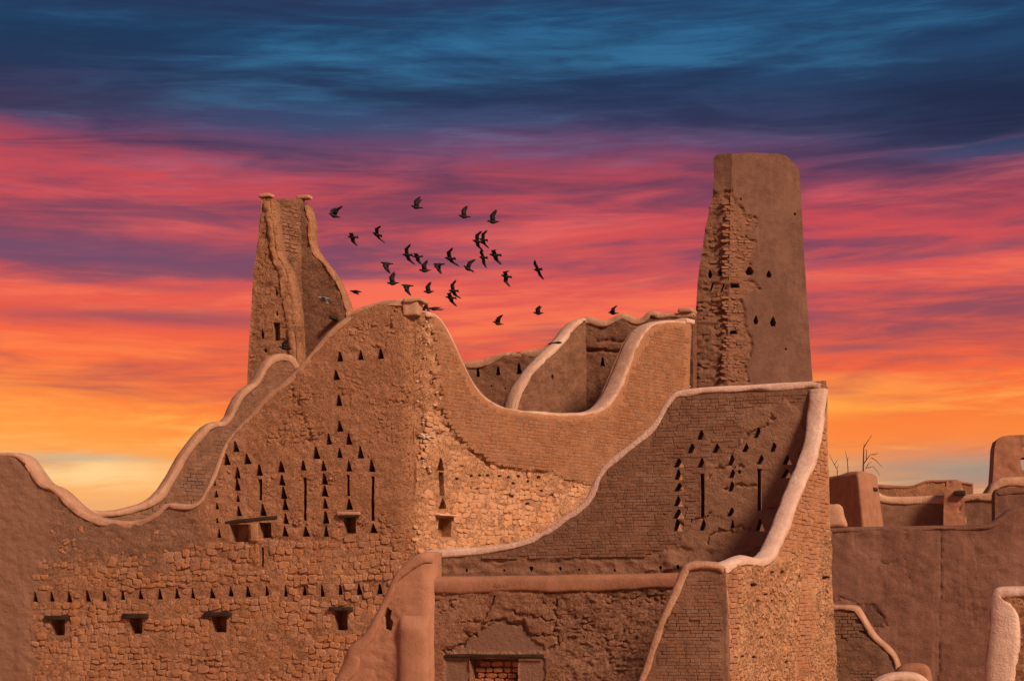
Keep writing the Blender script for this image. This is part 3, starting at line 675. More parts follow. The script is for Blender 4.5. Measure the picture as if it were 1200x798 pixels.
# ================================================================== rear wall stepping up behind the facade
fB = Face(ground(80, 54.9), ground(352, 60.2))
root = thing('mud_brick_ruin', fB.O + (ground(352, 60.2) - fB.O) * 0.5, 'rear wall stepping up behind the left facade to the broken tower', 'wall')
profB = [(80, 592), (92, 595), (119, 599), (145, 597), (170, 589), (187, 578), (200, 557), (217, 527), (239, 501), (248, 495), (267, 493), (277, 467), (289, 453), (301, 448), (309, 428), (318, 417), (330, 413), (346, 417), (352, 430)]
outB = profile_outline(fB, profB, 0.06, 1)
wall(fB, outB, root, 'mud_tower', [], res=3.0, thick=0.5, amp=0.04, seed=12)
coping(fB, profB, root, 'coping_warm', thick=0.5, h=0.22, seed=14, smooth_it=1)
bricks(fB, [(150, 600), (205, 570), (250, 510), (275, 500), (320, 420), (350, 430), (350, 620), (150, 620)], root, 'brick_dark', 0.30, 0.13, 0.014, False, [], outB, gap=0.010, seed=41, margin=9, warp=0.05)

# ================================================================== broken tower at the left
pl, pf = ground(304, 63.0), ground(353.5, 64.4)
f1 = Face(pl, ground(352, 62.45)); f2 = Face(pl, pf); f3 = Face(pf, ground(412, 63.7))
root = thing('ruined_tower', pl, 'broken open tower behind the left facade with two flat corner finials', 'tower')
prof1 = [(306, 233), (317.5, 233), (318, 247), (323, 284), (325, 299), (335, 314), (340.5, 337), (345, 363), (347, 394), (348, 425), (350, 470)]
def foot_of(f, pxx):
    lo_, hi_ = 700.0, 2000.0
    for _ in range(50):
        mid = (lo_ + hi_) / 2
        if f.uv([(pxx, mid)])[0, 1] > f.bfloor(): lo_ = mid
        else: hi_ = mid
    return (pxx, lo_)
o1 = prof1 + [foot_of(f1, 352), foot_of(f1, 286), (288, 480), (290, 440), (291.6, 400), (294.5, 360), (297, 319), (302, 282), (306, 245)]
h1 = [rect(320, 328, 378, 399), drop(307.5, 391, 5, 12), drop(324, 342, 4, 10), drop(324.5, 367, 3, 7), drop(311, 410, 4, 6)]
wall(f1, o1, root, 'mud', h1, res=1.7, thick=0.75, depth=0.35, amp=0.045, seed=21, name='front_wall', fade=0.05,
     disp=lambda px, py, a, b: (1.1 + 0 * px, -0.05 * np.abs(vnoise(a * 5, b * 6, 4)), 0.9 + 0 * px))
o2 = [(320, 234), (326, 233), (346, 233), (357, 233), (357, 500), foot_of(f2, 357), foot_of(f2, 320)]
def disp2(px, py, a, b):
    band = area_mask([(316, 238), (354, 238), (352, 300), (330, 320), (316, 300)], px, py, 6, 4)
    return 1 + 0 * px, -0.08 * band * (np.abs(vnoise(a * 2.5, b * 9, 6)) * 2 + 0.2), 0.6 + 0.4 * band
wall(f2, o2, root, 'mud_tower', [], res=1.8, thick=0.7, amp=0.04, seed=23, name='rear_wall', disp=disp2, fade=0.03)  # darker mud stands in for shade on the tower's inner faces
bricks(f2, [(320, 242), (354, 242), (352, 296), (326, 306)], root, 'brick_tower', 0.36, 0.15, 0.05, True, [], o2, n_ind=60, seed=44, miss=0.12, gap=0.01, base=lambda X, Y: np.full(len(X), -0.06))
prof3 = [(350, 233), (358, 236), (359, 240), (363.7, 255), (365, 265), (363.7, 281), (369.4, 296), (381, 308), (391, 322), (399.7, 340), (407, 360), (409, 372), (412, 420)]
o3 = profile_outline(f3, prof3, 0.03, 1)
wall(f3, o3, root, 'mud_tower', [], res=1.9, thick=0.6, amp=0.05, seed=25, name='right_wall', disp=lambda px, py, a, b: (1 + 0 * px, 0 * px, 0.7 + 0 * px))  # inner face again: its shade is put into the darker mud
coping(f3, prof3[2:], root, 'mud', thick=0.6, h=0.10, seed=26, over=0.015, nf=4, noise=0.04)
coping(f1, [(318, 236), (318, 247), (323, 284), (325, 299), (335, 314), (340.5, 337), (345, 363), (347, 394), (348, 425), (350, 470)], root, 'mud', thick=0.72, h=0.36, over=0.03, seed=27, nf=3.5, noise=0.05, step=0.045, name='broken_edge')
bricks(f1, [(296, 330), (306, 250), (316, 250), (320, 300), (340, 350), (344, 440), (292, 440)], root, 'mud', 0.16, 0.10, 0.03, True, h1, o1, base=lambda X, Y: np.full(len(X), -0.03), seed=28, gap=-0.01, jit=1.0, margin=3, miss=0.8, tilt=0.2, dev=0.6, hdev=0.4, warp=0.15, stuff_name='crumbling_mud')
chunk('finial', root, 'coping_warm', f1, 303, 317, 227.6, 230.3, 0.05, 0.35, 0.02, 0.02, 31, 3)
chunk('finial', root, 'coping_warm', f3, 347, 362.5, 229.8, 232.4, 0.05, 0.3, 0.02, 0.02, 32, 3)
chunk('roof_beam', root, 'wood', f3, 392, 397, 372, 376, 0.5, 0.4, 0.02, 0.01, 33, 2)

# ================================================================== tall tower at the right
cb, ct = ground(846, 60.0), at(857.5, 182, 60.35)
lb, rb = ground(797, 60.45), ground(959, 60.9)
fTl = Face(lb, cb, ct); fTr = Face(cb, rb, ct)
root = thing('mud_brick_tower', cb + Vector((0.6, 1.5, 0)), 'tall tapering tower with smooth plaster peeling off its eroded brick corner', 'tower')
def edge_px(py): return 857.5 + (846 - 857.5) * (py - 182) / (797 - 182)
oTl = [(835.8, 186), (840, 181.5), (857.5, 180), (edge_px(300), 300), (edge_px(420), 420), (edge_px(600), 600), foot_of(fTl, 846), foot_of(fTl, 796), (804, 560), (809, 460), (812, 400), (815.5, 350), (816.5, 333), (826, 266), (835, 228), (836.5, 205)]
oTr = [(857.5, 180), (880, 179), (912, 180), (922, 183), (935.5, 196), (937.5, 209), (941, 275), (945, 340), (952, 442), (956, 560), foot_of(fTr, 959), foot_of(fTr, 846), (edge_px(600), 600), (edge_px(420), 420), (edge_px(300), 300)]
coreR = [(840, 224), (857, 222), (862, 236), (874, 246), (885, 254), (885, 266), (872, 272), (886, 283), (888, 294), (880, 303), (876, 316), (884, 330), (888, 338), (872, 346), (868, 354), (876, 366), (870, 380), (880, 396), (882, 410), (876, 428), (880, 450), (840, 470)]
def dispT(px, py, a, b):
    c = area_mask(coreR, px, py, 2.0, 4.0, 0.09, 8)
    lum = np.abs(vnoise(a * 3.2, b * 7, 3)) + np.abs(vnoise(a * 7, b * 11, 5)) * 0.6
    return 0.5 + 0.7 * c, -c * (0.05 + 0.10 * lum), 0.35 + 0.65 * c, c * 0.9
hTr = [drop(879, 316.5, 9, 11), drop(901, 321, 6.5, 9), drop(886, 374.5, 6, 11), drop(906, 376.5, 7.5, 12), rnd_hole(931.5, 251, 1.6, 1.6, 7), rnd_hole(921, 409, 1.6, 1.6, 7), [(852, 337), (868, 337), (867, 332), (853, 331.5)], [(855, 391), (866, 391), (864, 386.5), (857, 387)]]
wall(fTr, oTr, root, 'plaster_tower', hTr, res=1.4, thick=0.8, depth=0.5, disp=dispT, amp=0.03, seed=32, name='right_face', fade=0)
leftcore = [(800, 226), (836, 226), (846, 222), (860, 228), (860, 480), (800, 480)]
def dispTl(px, py, a, b):
    c = area_mask(leftcore, px, py, 3.0, 4.0, 0.09, 12)
    lum = np.abs(vnoise(a * 3.2, b * 6, 3)) + np.abs(vnoise(a * 7, b * 11, 5)) * 0.6
    return 0.5 + 0.7 * c, -c * (0.05 + 0.12 * lum), 0.35 + 0.65 * c, c * 0.9
hTl = [drop(831.5, 320, 5.5, 11), drop(844, 317, 5, 12), [(830, 341), (833, 341), (836, 331), (834, 331)], [(843, 342), (846, 342), (849, 332), (847, 332)]]
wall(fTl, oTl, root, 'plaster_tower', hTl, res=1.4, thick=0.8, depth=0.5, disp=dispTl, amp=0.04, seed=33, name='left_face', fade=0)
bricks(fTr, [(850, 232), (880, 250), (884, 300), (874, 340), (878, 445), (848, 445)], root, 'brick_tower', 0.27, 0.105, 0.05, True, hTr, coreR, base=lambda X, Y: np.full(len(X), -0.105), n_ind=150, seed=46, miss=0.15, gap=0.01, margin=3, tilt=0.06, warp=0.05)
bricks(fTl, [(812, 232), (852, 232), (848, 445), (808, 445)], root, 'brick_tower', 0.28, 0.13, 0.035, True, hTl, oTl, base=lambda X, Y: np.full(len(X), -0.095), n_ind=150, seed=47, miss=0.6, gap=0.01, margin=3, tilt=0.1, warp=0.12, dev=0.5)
bkp = (lb + rb) / 2 + Vector((0, 3.6, 0))
ins = lambda p, q, k: p + (q - p) * k
zt = ct.z - 0.12
cen_b = (cb + bkp) / 2; 
def up_(p, k): v = ins(p, cen_b, k).copy(); v.z = zt; return v
sh = Vector((0, 0.7, 0)); tl_, tr_ = at(858, 190, 60.5), at(915, 190, 60.6)
block('tower_core', root, 'mud_tower', [ins(lb, rb, .12) + sh, ins(rb, lb, .10) + sh, tl_ + sh, tr_ + sh, ins(lb, rb, .16) + sh * 5, ins(rb, lb, .14) + sh * 5, tl_ + sh * 4.6, tr_ + sh * 4.6], 0.0, 0.0, 0, 0)

# ================================================================== inner walls seen over the dip
fD1 = Face(ground(530, 63.6), ground(700, 62.1))
root = thing('mud_brick_ruin', ground(615, 62.9), 'low far wall with four triangular vents seen through the dip', 'wall')
profD1 = [(530, 424), (545, 423.5), (568, 421), (582, 414), (605, 411), (633, 408), (643, 401), (652, 392), (663, 386), (700, 384)]
oD1 = profile_outline(fD1, profD1, 0.05)
vD1 = [tri(560, 436, 7, 12), tri(584, 435, 7, 11), tri(607.7, 432, 8, 13), tri(634, 428, 7, 12), rnd_hole(613, 441, 1.5, 1.2, 6), rnd_hole(576, 452, 1.3, 1.2, 6), rnd_hole(592, 455, 1.3, 1.2, 6)]
wall(fD1, oD1, root, 'mud_tower', vD1, res=2.0, thick=0.6, amp=0.05, seed=41)
coping(fD1, profD1, root, 'coping_warm', thick=0.6, h=0.30, seed=42)
f45a, f45b = ground(599, 58.0), ground(687, 60.7)
fD2 = Face(f45a, f45b); fD3 = Face(f45b, ground(812, 59.45))
root = thing('mud_brick_ruin', f45a, 'inner wall with a pale coping sliding down into the dip', 'wall')
profD2 = [(600, 486), (602, 474), (608, 456), (617, 443), (629, 427), (645, 411), (660, 397), (669, 382), (679, 374), (687, 372)]
oD2 = profile_outline(fD2, profD2, 0.06)
wall(fD2, oD2, root, 'mud_tower', [rnd_hole(647, 442, 1.3, 4, 8)], res=2.0, thick=0.55, amp=0.05, seed=43)  # inner walls take the darker mud so their colour carries the shade
coping(fD2, profD2, root, 'coping_sand', thick=0.5, h=0.18, seed=44, over=0.02)
chunk('roof_beam', root, 'wood', fD2, 654, 657.5, 400, 403, 0.05, 0.5, 0.02, 0.01, 45, 2)
root = thing('mud_brick_ruin', f45b, 'scalloped inner wall with two triangular vents beside the tall tower', 'wall')
profD3 = [(684, 372), (688, 370), (703, 375), (713, 374.5), (721, 369), (729, 366.5), (737, 368.5), (745, 373), (752, 372), (757, 366), (762, 363), (768, 364), (773, 367.5), (794, 366), (812, 366)]
oD3 = profile_outline(fD3, profD3, 0.06)
def dispD3(px, py, a, b): return 1 + 0 * px, groove(px, py, [(688, 410), (710, 411), (731, 412)], 3.0, 0.12, 3, 2) + groove(px, py, [(700, 400), (740, 400)], 2.5, 0.06, 5, 3), 0.8 + 0 * px
wall(fD3, oD3, root, 'mud_tower', [tri(706, 424, 7, 11), tri(727, 423, 7, 12)], res=1.9, thick=0.6, amp=0.05, seed=46, disp=dispD3)
coping(fD3, profD3, root, 'coping_warm', thick=0.6, h=0.20, seed=47)
chunk('finial', root, 'coping_warm', fD3, 795, 811.5, 361.5, 366, 0.12, 0.75, 0.05, 0.03, 48, 3)

# ================================================================== foreground wall with vents
sN, sF = ground(850, 32.0), ground(969, 36.95)
cL = ground(488, 39.85)
fV = Face(cL, sF)
root = thing('mud_brick_ruin', cL + (sF - cL) * 0.5, 'shaded foreground wall pierced by two arrow-shaped groups of triangular vents', 'wall')
profV = [(486, 646), (500, 644.5), (540, 642.5), (569, 641), (604, 635), (632, 624.5), (656, 607), (684, 589), (695, 561), (711, 538), (742, 517), (765, 495), (777, 472), (789, 458), (804, 454.6), (830, 452.3), (855, 451), (924, 447.5), (955, 445.5), (966, 446)]
outV = profile_outline(fV, profV, 0.06)
z7 = lambda X, Y: (770 + X / 5.322, 490 + Y / 5.322)
vV = []
for X, Y in [(272, 105), (208, 188), (365, 188), (125, 278), (272, 278), (127, 350), (127, 430), (125, 515), (125, 597), (628, 90), (550, 185), (728, 182), (645, 258), (805, 262), (465, 345), (458, 425), (462, 585), (800, 345), (465, 262)]:
    a_, b_ = z7(X, Y); vV.append(tri(a_ + 1.5, b_, 13.0, 11.5))
for X, Y, w_, h_ in [(122, 665, 11, 15), (283, 665, 10, 13), (640, 668, 12, 13), (466, 660, 8, 9)]:
    a_, b_ = z7(X, Y); vV.append(tri(a_ + 1, b_, w_, h_))
a_, b_ = z7(283, 345); a2, b2 = z7(283, 615); vV.append(slot(a_, b_, b2, 4.8))
a_, b_ = z7(640, 315); a2, b2 = z7(640, 575); vV.append(slot(a_, b_, b2, 5.2))
a_, b_ = z7(515, 335); vV.append(rnd_hole(a_, b_, 2.5, 2.5, 7))
nthr = len(vV)
vV += [rnd_hole(x_, y_, r_, r_ * 1.2, 7) for x_, y_, r_ in [(509, 664, 1.6), (622, 666, 3), (656, 666, 2.2), (774, 665, 2.2), (546, 668, 1.8), (590, 668, 1.5), (795, 664, 2.5), (678, 667, 1.5), (720, 668, 1.6)]]
crackV = [[(905, 487), (896, 500), (880, 505), (872, 515)], [(833, 560), (840, 550), (850, 545), (870, 545)], [(792, 610), (815, 612), (830, 600)], [(850, 575), (862, 570), (890, 572)], [(900, 595), (920, 592)], [(830, 640), (833, 628), (850, 622), (880, 618)]]
patV = [(868, 480), (925, 470), (945, 500), (935, 560), (915, 610), (880, 650), (800, 668), (755, 668), (790, 640), (822, 600), (828, 545), (860, 540), (868, 510)]
lowV = [(505, 653), (640, 655), (760, 645), (860, 640), (860, 690), (505, 690)]
def dispV(px, py, a, b):
    p = area_mask(patV, px, py, 3, 5, 0.06, 5); q = area_mask(lowV, px, py, 6, 5, 0.06, 6)
    d = 0.022 * p - 0.05 * q * np.abs(vnoise(a * 4, b * 6, 3)) * 2
    for i, l in enumerate(crackV): d = d + groove(px, py, l, 2.2, 0.05, 40 + i)
    return 0.2 + 0.6 * p + 0.8 * q, d, 0.45 + 0.4 * np.maximum(p, q), 0.55 * np.maximum(p, q)
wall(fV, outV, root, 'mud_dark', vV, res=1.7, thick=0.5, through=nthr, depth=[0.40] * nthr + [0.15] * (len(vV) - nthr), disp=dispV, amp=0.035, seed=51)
coping(fV, profV[1:], root, 'coping', thick=0.5, h=0.16, seed=52, noise=0.012, over=0.02)
brV = [(505, 648), (600, 640), (680, 600), (720, 540), (790, 465), (870, 455), (940, 452), (940, 470), (925, 470), (868, 480), (866, 510), (858, 540), (826, 545), (820, 600), (788, 640), (755, 652), (505, 656)]
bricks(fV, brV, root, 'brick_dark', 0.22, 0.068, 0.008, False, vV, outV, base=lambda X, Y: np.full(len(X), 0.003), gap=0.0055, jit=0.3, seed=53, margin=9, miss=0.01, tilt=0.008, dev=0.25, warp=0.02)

# thicker lower wall with its rounded ledge, and the door
off = 0.55
nV = fV.N
fL = Face(cL + nV * off, sF + nV * off)
root = thing('mud_brick_ruin', cL + nV * off + (sF - cL) * 0.3, 'lower foreground wall with a rounded ledge above a bricked-up doorway', 'wall')
profL = [(500, 676), (560, 675.5), (640, 674.5), (720, 673), (800, 671.5), (868, 670)]
outL = profile_outline(fL, profL, 0.10, 1)
door = [(550, 900), (607, 900), (607, 771), (550, 771)]
outL2 = outL
footy = foot_of(fL, 575)[1]
door = [(550, footy - 0.6), (607, footy - 0.6), (607, 771), (550, 771)]
patchL = [(520, 764), (538, 754), (556, 746), (562, 737), (578, 729), (587, 727), (614, 734), (620, 745), (636, 756), (639, 764)]
jamb = [[(520, 770), (550, 770), (550, 860), (520, 860)], [(607, 770), (638, 770), (640, 860), (607, 860)]]
crL = [[(520, 764), (538, 755), (556, 746), (563, 735), (586, 724), (612, 731), (622, 744), (648, 742), (652, 728), (648, 700)], [(532, 729), (565, 729), (572, 715), (580, 700)], [(560, 742), (540, 744)], [(650, 742), (652, 755), (640, 760)], [(602, 716), (620, 724), (648, 726)]]
rgL = [(640, 690), (800, 685), (800, 860), (650, 860), (655, 770), (652, 720)]
def dispL(px, py, a, b):
    p = np.maximum(area_mask(patchL, px, py, 2, 2.0, 0.1, 5), np.maximum(area_mask(jamb[0], px, py, 2, 1.5, 0.1, 6), area_mask(jamb[1], px, py, 2, 1.5, 0.1, 7)))
    r = area_mask(rgL, px, py, 10, 8, 0.05, 9); t = area_mask([(506, 690), (640, 688), (640, 712), (506, 718)], px, py, 6, 6)
    lum = np.abs(vnoise(a * 4.5, b * 6.5, 3)) * 1.2 + np.abs(vnoise(a * 9, b * 12, 4)) * .8
    d = -0.05 * p - (0.09 * r + 0.05 * t) * lum * (1 - p)
    for i, l in enumerate(crL): d = d + groove(px, py, l, 2.2, 0.06, 60 + i)
    return (0.9 + 0.5 * r) * (1 - 0.8 * p), d, np.clip(0.7 + 0.3 * r - 0.5 * p, 0, 1), 0.8 * p
wall(fL, outL2, root, 'mud_red', [door], res=1.5, thick=0.54, depth=[0.34], disp=dispL, amp=0.04, seed=55)
bricks(fL, [(508, 692), (640, 690), (800, 686), (800, 850), (642, 850), (650, 745), (622, 746), (612, 730), (586, 722), (560, 735), (555, 745), (508, 765)], root, 'mud_red', 0.12, 0.07, 0.022, True, [door], outL, base=lambda X, Y: np.full(len(X), -0.03) - 0.03 * (X > 645), seed=54, gap=-0.006, jit=1.0, margin=4, miss=lambda X, Y: np.clip(0.66 + 1.0 * fbm(X * .03, Y * .03, 2, 3) - 0.2 * (X > 645), .2, .97), tilt=0.2, dev=0.6, hdev=0.4, warp=0.15, stuff_name='crumbling_mud')
coping(fL, profL, root, 'plaster', thick=0.50, h=0.32, seed=56, noise=0.010, over=0.025, name='ledge')
chunk('lintel', root, 'wood', fL, 521, 637, 766, 770.5, 0.035, 0.3, 0.015, 0.02, 57, 4)
chunk('lime_strip', root, 'chip', fL, 607, 634, 771.2, 773.8, -0.02, 0.2, 0.01, 0.01, 58, 2)
fLi = Face(cL + nV * (off - 0.26), sF + nV * (off - 0.26))
bricks(fLi, [(558, 771.5), (607, 771.5), (607, 850), (558, 850)], root, 'brick_red', 0.25, 0.125, 0.05, True, [], None, n_ind=120, seed=59, gap=0.012, dev=0.3, miss=0.0)

# smooth wing curving down at the left, with its buttress
fW = Face(cL + nV * (off + 0.22), sF + nV * (off + 0.22))
fW.bend = (fW.nN, 505.0, 14.0, 0.13)
root = thing('plastered_buttress_ruin', cL + nV * (off + 0.22), 'smooth plastered wing wall curving down left with a rounded buttress and a small hole', 'wall')
profW = [(384, 812), (391, 796), (402, 772), (407, 757), (425, 744), (438, 722), (450, 698), (460, 675), (471, 661), (484, 650), (495, 646), (505, 646)]
oW = profile_outline(fW, profW, 0.05, 2)
hW = [[(449, 737), (458, 739), (460, 728), (457, 724), (459, 715), (453, 711), (447, 714), (449, 724)]]
panW = [(437, 742), (446, 715), (455, 700), (466, 700), (466, 860), (437, 860)]
def dispW(px, py, a, b):
    p = area_mask(panW, px, py, 9, 3)
    return 0.5 + 0.8 * p, -0.025 * p, 0.2 + 0.5 * p
wall(fW, oW, root, 'plaster_wing', hW, res=1.8, thick=0.7, depth=0.35, disp=dispW, amp=0.03, seed=61, fade=0.04)
coping(fW, profW, root, 'plaster_wing', thick=0.7, h=[0.25, 0.30, 0.5, 0.42, 0.35, 0.25, 0.22, 0.22, 0.28, 0.3, 0.3, 0.3], seed=62, noise=0.012, over=0.05, name='rounded_edge')
(a0, bt), (a1, _) = fW.uv([(466.5, 716), (503, 716)])
bb = fW.bfloor(); ac = (a0 + a1) / 2; hw_ = (a1 - a0) / 2; V = []; F = []; nr = 16
zs = [bb, bb + .3, bb + .7] + [bt - q for q in (.75, .62, .52, .44, .37, .30, .23, .16, .09, .04, 0)]
for k, b_ in enumerate(zs):
    q = min(1.0, (bt - b_) / 0.45); dq = -0.03 + 0.16 * math.sin(0.5 * math.pi * q) ** 1.3 + 0.035 * math.exp(-((bt - b_ - .42) / .14) ** 2)
    for i in range(nr + 1):
        th = math.pi * i / nr; cc = math.cos(th); ss = math.sin(th)
        wob = 0.012 * float(fbm(np.array([i * .4]), np.array([b_ * 3]), 9, 3)[0])
        V.append(fW.xyz(np.array([ac - hw_ * np.sign(cc) * abs(cc) ** 0.8]), np.array([b_]), np.array([-0.08 + (dq + 0.08) * ss ** 0.7 + wob]))[0])
for k in range(len(zs) - 1):
    for i in range(nr): F.append((k * (nr + 1) + i, k * (nr + 1) + i + 1, (k + 1) * (nr + 1) + i + 1, (k + 1) * (nr + 1) + i))
link('buttress', mesh_np('buttress', np.array(V) - np.array(root.location), F, {'rough': np.full(len(V), .2)}), M['plaster_wing'], root)

# ================================================================== lit side wall and front pier
fS = Face(sN, sF)
root = thing('mud_brick_ruin', sN + (sF - sN) * 0.5, 'sunlit foreground side wall with a pale wavy coping and a worn crumbling core', 'wall')
profS = [(850, 662), (862, 655), (876, 651), (892, 654), (904, 650), (917, 624), (931, 587), (943, 559), (952, 541), (959, 513), (965, 478), (967, 455), (968, 445)]
edS = [(968.5, 470), (970, 520), (971.5, 560), (973, 620), (975, 680), (977.5, 740), (979, 790)]
outS = profile_outline(fS, profS, 0.06, 2, right=edS, left=[(850.5, 680), (852, 720), (853, 780)])
z4 = lambda X, Y: (840 + X / 5.05, 640 + Y / 5.05)
hS = [rnd_hole(*z4(X, Y), rx, ry, 8) for X, Y, rx, ry in [(640, 185, 4.5, 2.6), (320, 155, 2.6, 2.6), (380, 155, 3.4, 3), (210, 230, 4, 3), (320, 280, 1.8, 1.6), (290, 285, 1.6, 1.6), (600, 275, 1.4, 2.4), (485, 180, 1.6, 2.4), (330, 322, 2, 2), (370, 322, 2, 1.8), (400, 325, 2, 1.6), (240, 322, 2, 1.6), (210, 655, 3, 2.4), (140, 652, 2.2, 2), (255, 540, 2.2, 2.4), (415, 685, 2.4, 2), (650, 240, 2.6, 2), (225, 455, 1.6, 2.2), (430, 570, 2, 1.8)]]
wornS = [[z4(*p) for p in [(150, 110), (260, 130), (330, 90), (440, 60), (490, 20), (500, 180), (490, 300), (470, 400), (470, 560), (460, 860), (90, 860), (100, 700), (120, 440), (150, 300)]],
         [z4(*p) for p in [(600, 0), (640, -80), (700, -70), (720, 860), (560, 860), (570, 560), (590, 300)]]]
def wornm(px, py): return np.maximum(area_mask(wornS[0], px, py, 2.5, 4, 0.08, 3), area_mask(wornS[1], px, py, 2.5, 4, 0.08, 5))
def dispS(px, py, a, b):
    w = wornm(px, py)
    lum = np.abs(vnoise(a * 9, b * 6, 3)) + np.abs(vnoise(a * 19, b * 13, 4)) * 0.7 + np.abs(vnoise(a * 36, b * 24, 7)) * .4
    return 0.6 + 0.6 * w, w * (0.035 - 0.16 * np.clip(0.40 - lum, 0, 1)), 0.6 + 0.4 * w
wall(fS, outS, root, 'core', hS, res=1.0, thick=0.28, depth=0.16, disp=dispS, amp=0.03, seed=65, fade=0.05)
coping(fS, profS[:-1], root, 'coping', thick=0.31, h=0.15, seed=66, noise=0.03, over=0.035)
Sreg = [(850, 660), (900, 650), (930, 590), (968, 455), (982, 800), (982, 870), (850, 870)]
holesS = hS
cleanS = [[(851, 668), (868, 662), (868, 720), (864, 780), (862, 860), (853, 860)], [(905, 652), (918, 624), (932, 588), (945, 560), (955, 540), (962, 505), (968, 460), (971, 560), (973, 620), (960, 640), (957, 700), (953, 760), (951, 860), (933, 860), (934, 760), (937, 700), (936, 645)]]
bricks(fS, cleanS[1], root, 'brick', 0.24, 0.085, 0.016, False, hS, outS, n_ind=300, order=lambda X, Y: -np.abs(Y - 620), gap=0.008, jit=0.6, seed=67, margin=3, miss=0.01, tilt=0.012, dev=0.25)
bricks(fS, cleanS[0], root, 'brick', 0.26, 0.095, 0.024, False, hS, outS, n_ind=0, gap=0.014, jit=0.6, seed=68, margin=3, tilt=0.012, dev=0.25)
for i, wp in enumerate(wornS):
    bricks(fS, wp, root, 'brick_pale', 0.11, 0.075, 0.035, True, hS, outS, n_ind=0, gap=0.0, jit=1.0, seed=69 + i, margin=2, base=lambda X, Y: 0.03 * fbm(X * .2, Y * .2, 4, 2) - 0.01, miss=0.60, tilt=0.15, dev=0.5, stuff_name='crumbling_rubble', warp=0.08)

dirV = (cL - sF).normalized()
fP = Face(sN + dirV * 2.4, sN)
root = thing('mud_brick_ruin', sN + dirV * 0.9, 'dark front pier wall sloping down left of the sunlit side wall', 'wall')
profP = [(733, 838), (747, 797), (761, 754), (772, 725), (786, 693), (797, 665), (804, 658), (822, 657), (840, 659), (850, 662)]
outP = profile_outline(fP, profP, 0.05, 2, right=[(850.5, 680), (852, 720), (853, 780)])
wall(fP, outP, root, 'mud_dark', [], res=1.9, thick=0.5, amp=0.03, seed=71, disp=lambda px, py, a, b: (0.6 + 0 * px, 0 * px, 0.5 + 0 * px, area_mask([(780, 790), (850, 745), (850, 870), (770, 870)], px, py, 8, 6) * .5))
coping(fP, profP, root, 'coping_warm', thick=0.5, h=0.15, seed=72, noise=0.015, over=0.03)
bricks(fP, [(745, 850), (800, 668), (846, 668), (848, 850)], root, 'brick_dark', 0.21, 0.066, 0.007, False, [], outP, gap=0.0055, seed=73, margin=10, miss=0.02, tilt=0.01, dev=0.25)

# ================================================================== plain wall at the right
fR = Face(ground(962, 47.0), ground(1262, 46.0))
root = thing('plastered_enclosure', ground(1110, 46.5), 'broad plain plastered wall at right with a vertical seam and stepped top', 'wall')
profR = [(962, 618.5), (985, 618), (1000, 617.5), (1044, 616.7), (1102, 615.6), (1150, 614.8), (1160, 613.5), (1170, 607), (1184, 595.5), (1200, 594), (1262, 592)]
outR = profile_outline(fR, profR, 0.03, 1)
patR = [(1008, 722), (1012, 709), (1024, 710), (1034, 722), (1036, 735), (1024, 735), (1016, 730)]
def dispR(px, py, a, b):
    p = area_mask(patR, px, py, 2, 2, .1, 3)
    d = groove(px, py, [(1103, 600), (1102.5, 680), (1101, 740), (1100, 800), (1100, 860)], 1.6, 0.035, 4, 2) - 0.04 * p
    d = d + groove(px, py, patR + patR[:1], 1.6, 0.04, 2) + groove(px, py, [(975, 707), (986, 700), (1000, 704), (1010, 709)], 2.2, 0.04, 8)
    run = sstep(.05, .45, fbm(px * .10, py * .008, 21, 4)) * sstep(790, 640, py)
    rep_ = area_mask([(1040, 650), (1090, 645), (1094, 690), (1060, 705), (1036, 690)], px, py, 6, 8, .05, 4) + area_mask([(1125, 660), (1180, 650), (1196, 700), (1150, 730), (1120, 700)], px, py, 6, 8, .05, 14)
    for k, l in enumerate([[(1060, 618), (1058, 650), (1066, 690)], [(1140, 616), (1146, 660), (1138, 700), (1142, 740)], [(1000, 640), (1020, 655), (1050, 660)], [(1110, 705), (1140, 715), (1175, 712)]]): d = d + groove(px, py, l, 1.3, 0.025, 30 + k, 8)
    return 0.8 + 0 * px, d + 0.012 * rep_, 0.3 + 0.5 * p + 0.2 * rep_, np.maximum(0.8 * p, 0.35 * run)
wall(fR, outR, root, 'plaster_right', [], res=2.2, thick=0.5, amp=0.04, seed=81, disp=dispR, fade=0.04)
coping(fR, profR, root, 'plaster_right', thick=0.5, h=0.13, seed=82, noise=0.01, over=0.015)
block('upstand', root, 'coping_warm', [at(962, 619, 47.02), at(994.5, 619, 46.9), at(962, 591, 47.02), at(986, 591, 46.9), at(962, 619, 47.5), at(994.5, 619, 47.4), at(962, 591, 47.5), at(986, 591, 47.4)], 0.14, 0.03, 83, 2, 4)
fRs = Face(ground(1166, 46.6), ground(1262, 46.25))
profRs = [(1166, 576), (1169, 572), (1180, 571), (1200, 570.5), (1262, 569)]
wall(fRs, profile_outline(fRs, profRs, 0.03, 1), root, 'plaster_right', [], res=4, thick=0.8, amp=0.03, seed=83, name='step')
coping(fRs, profRs, root, 'plaster_right', thick=0.8, h=0.16, seed=84, noise=0.01, over=0.02)

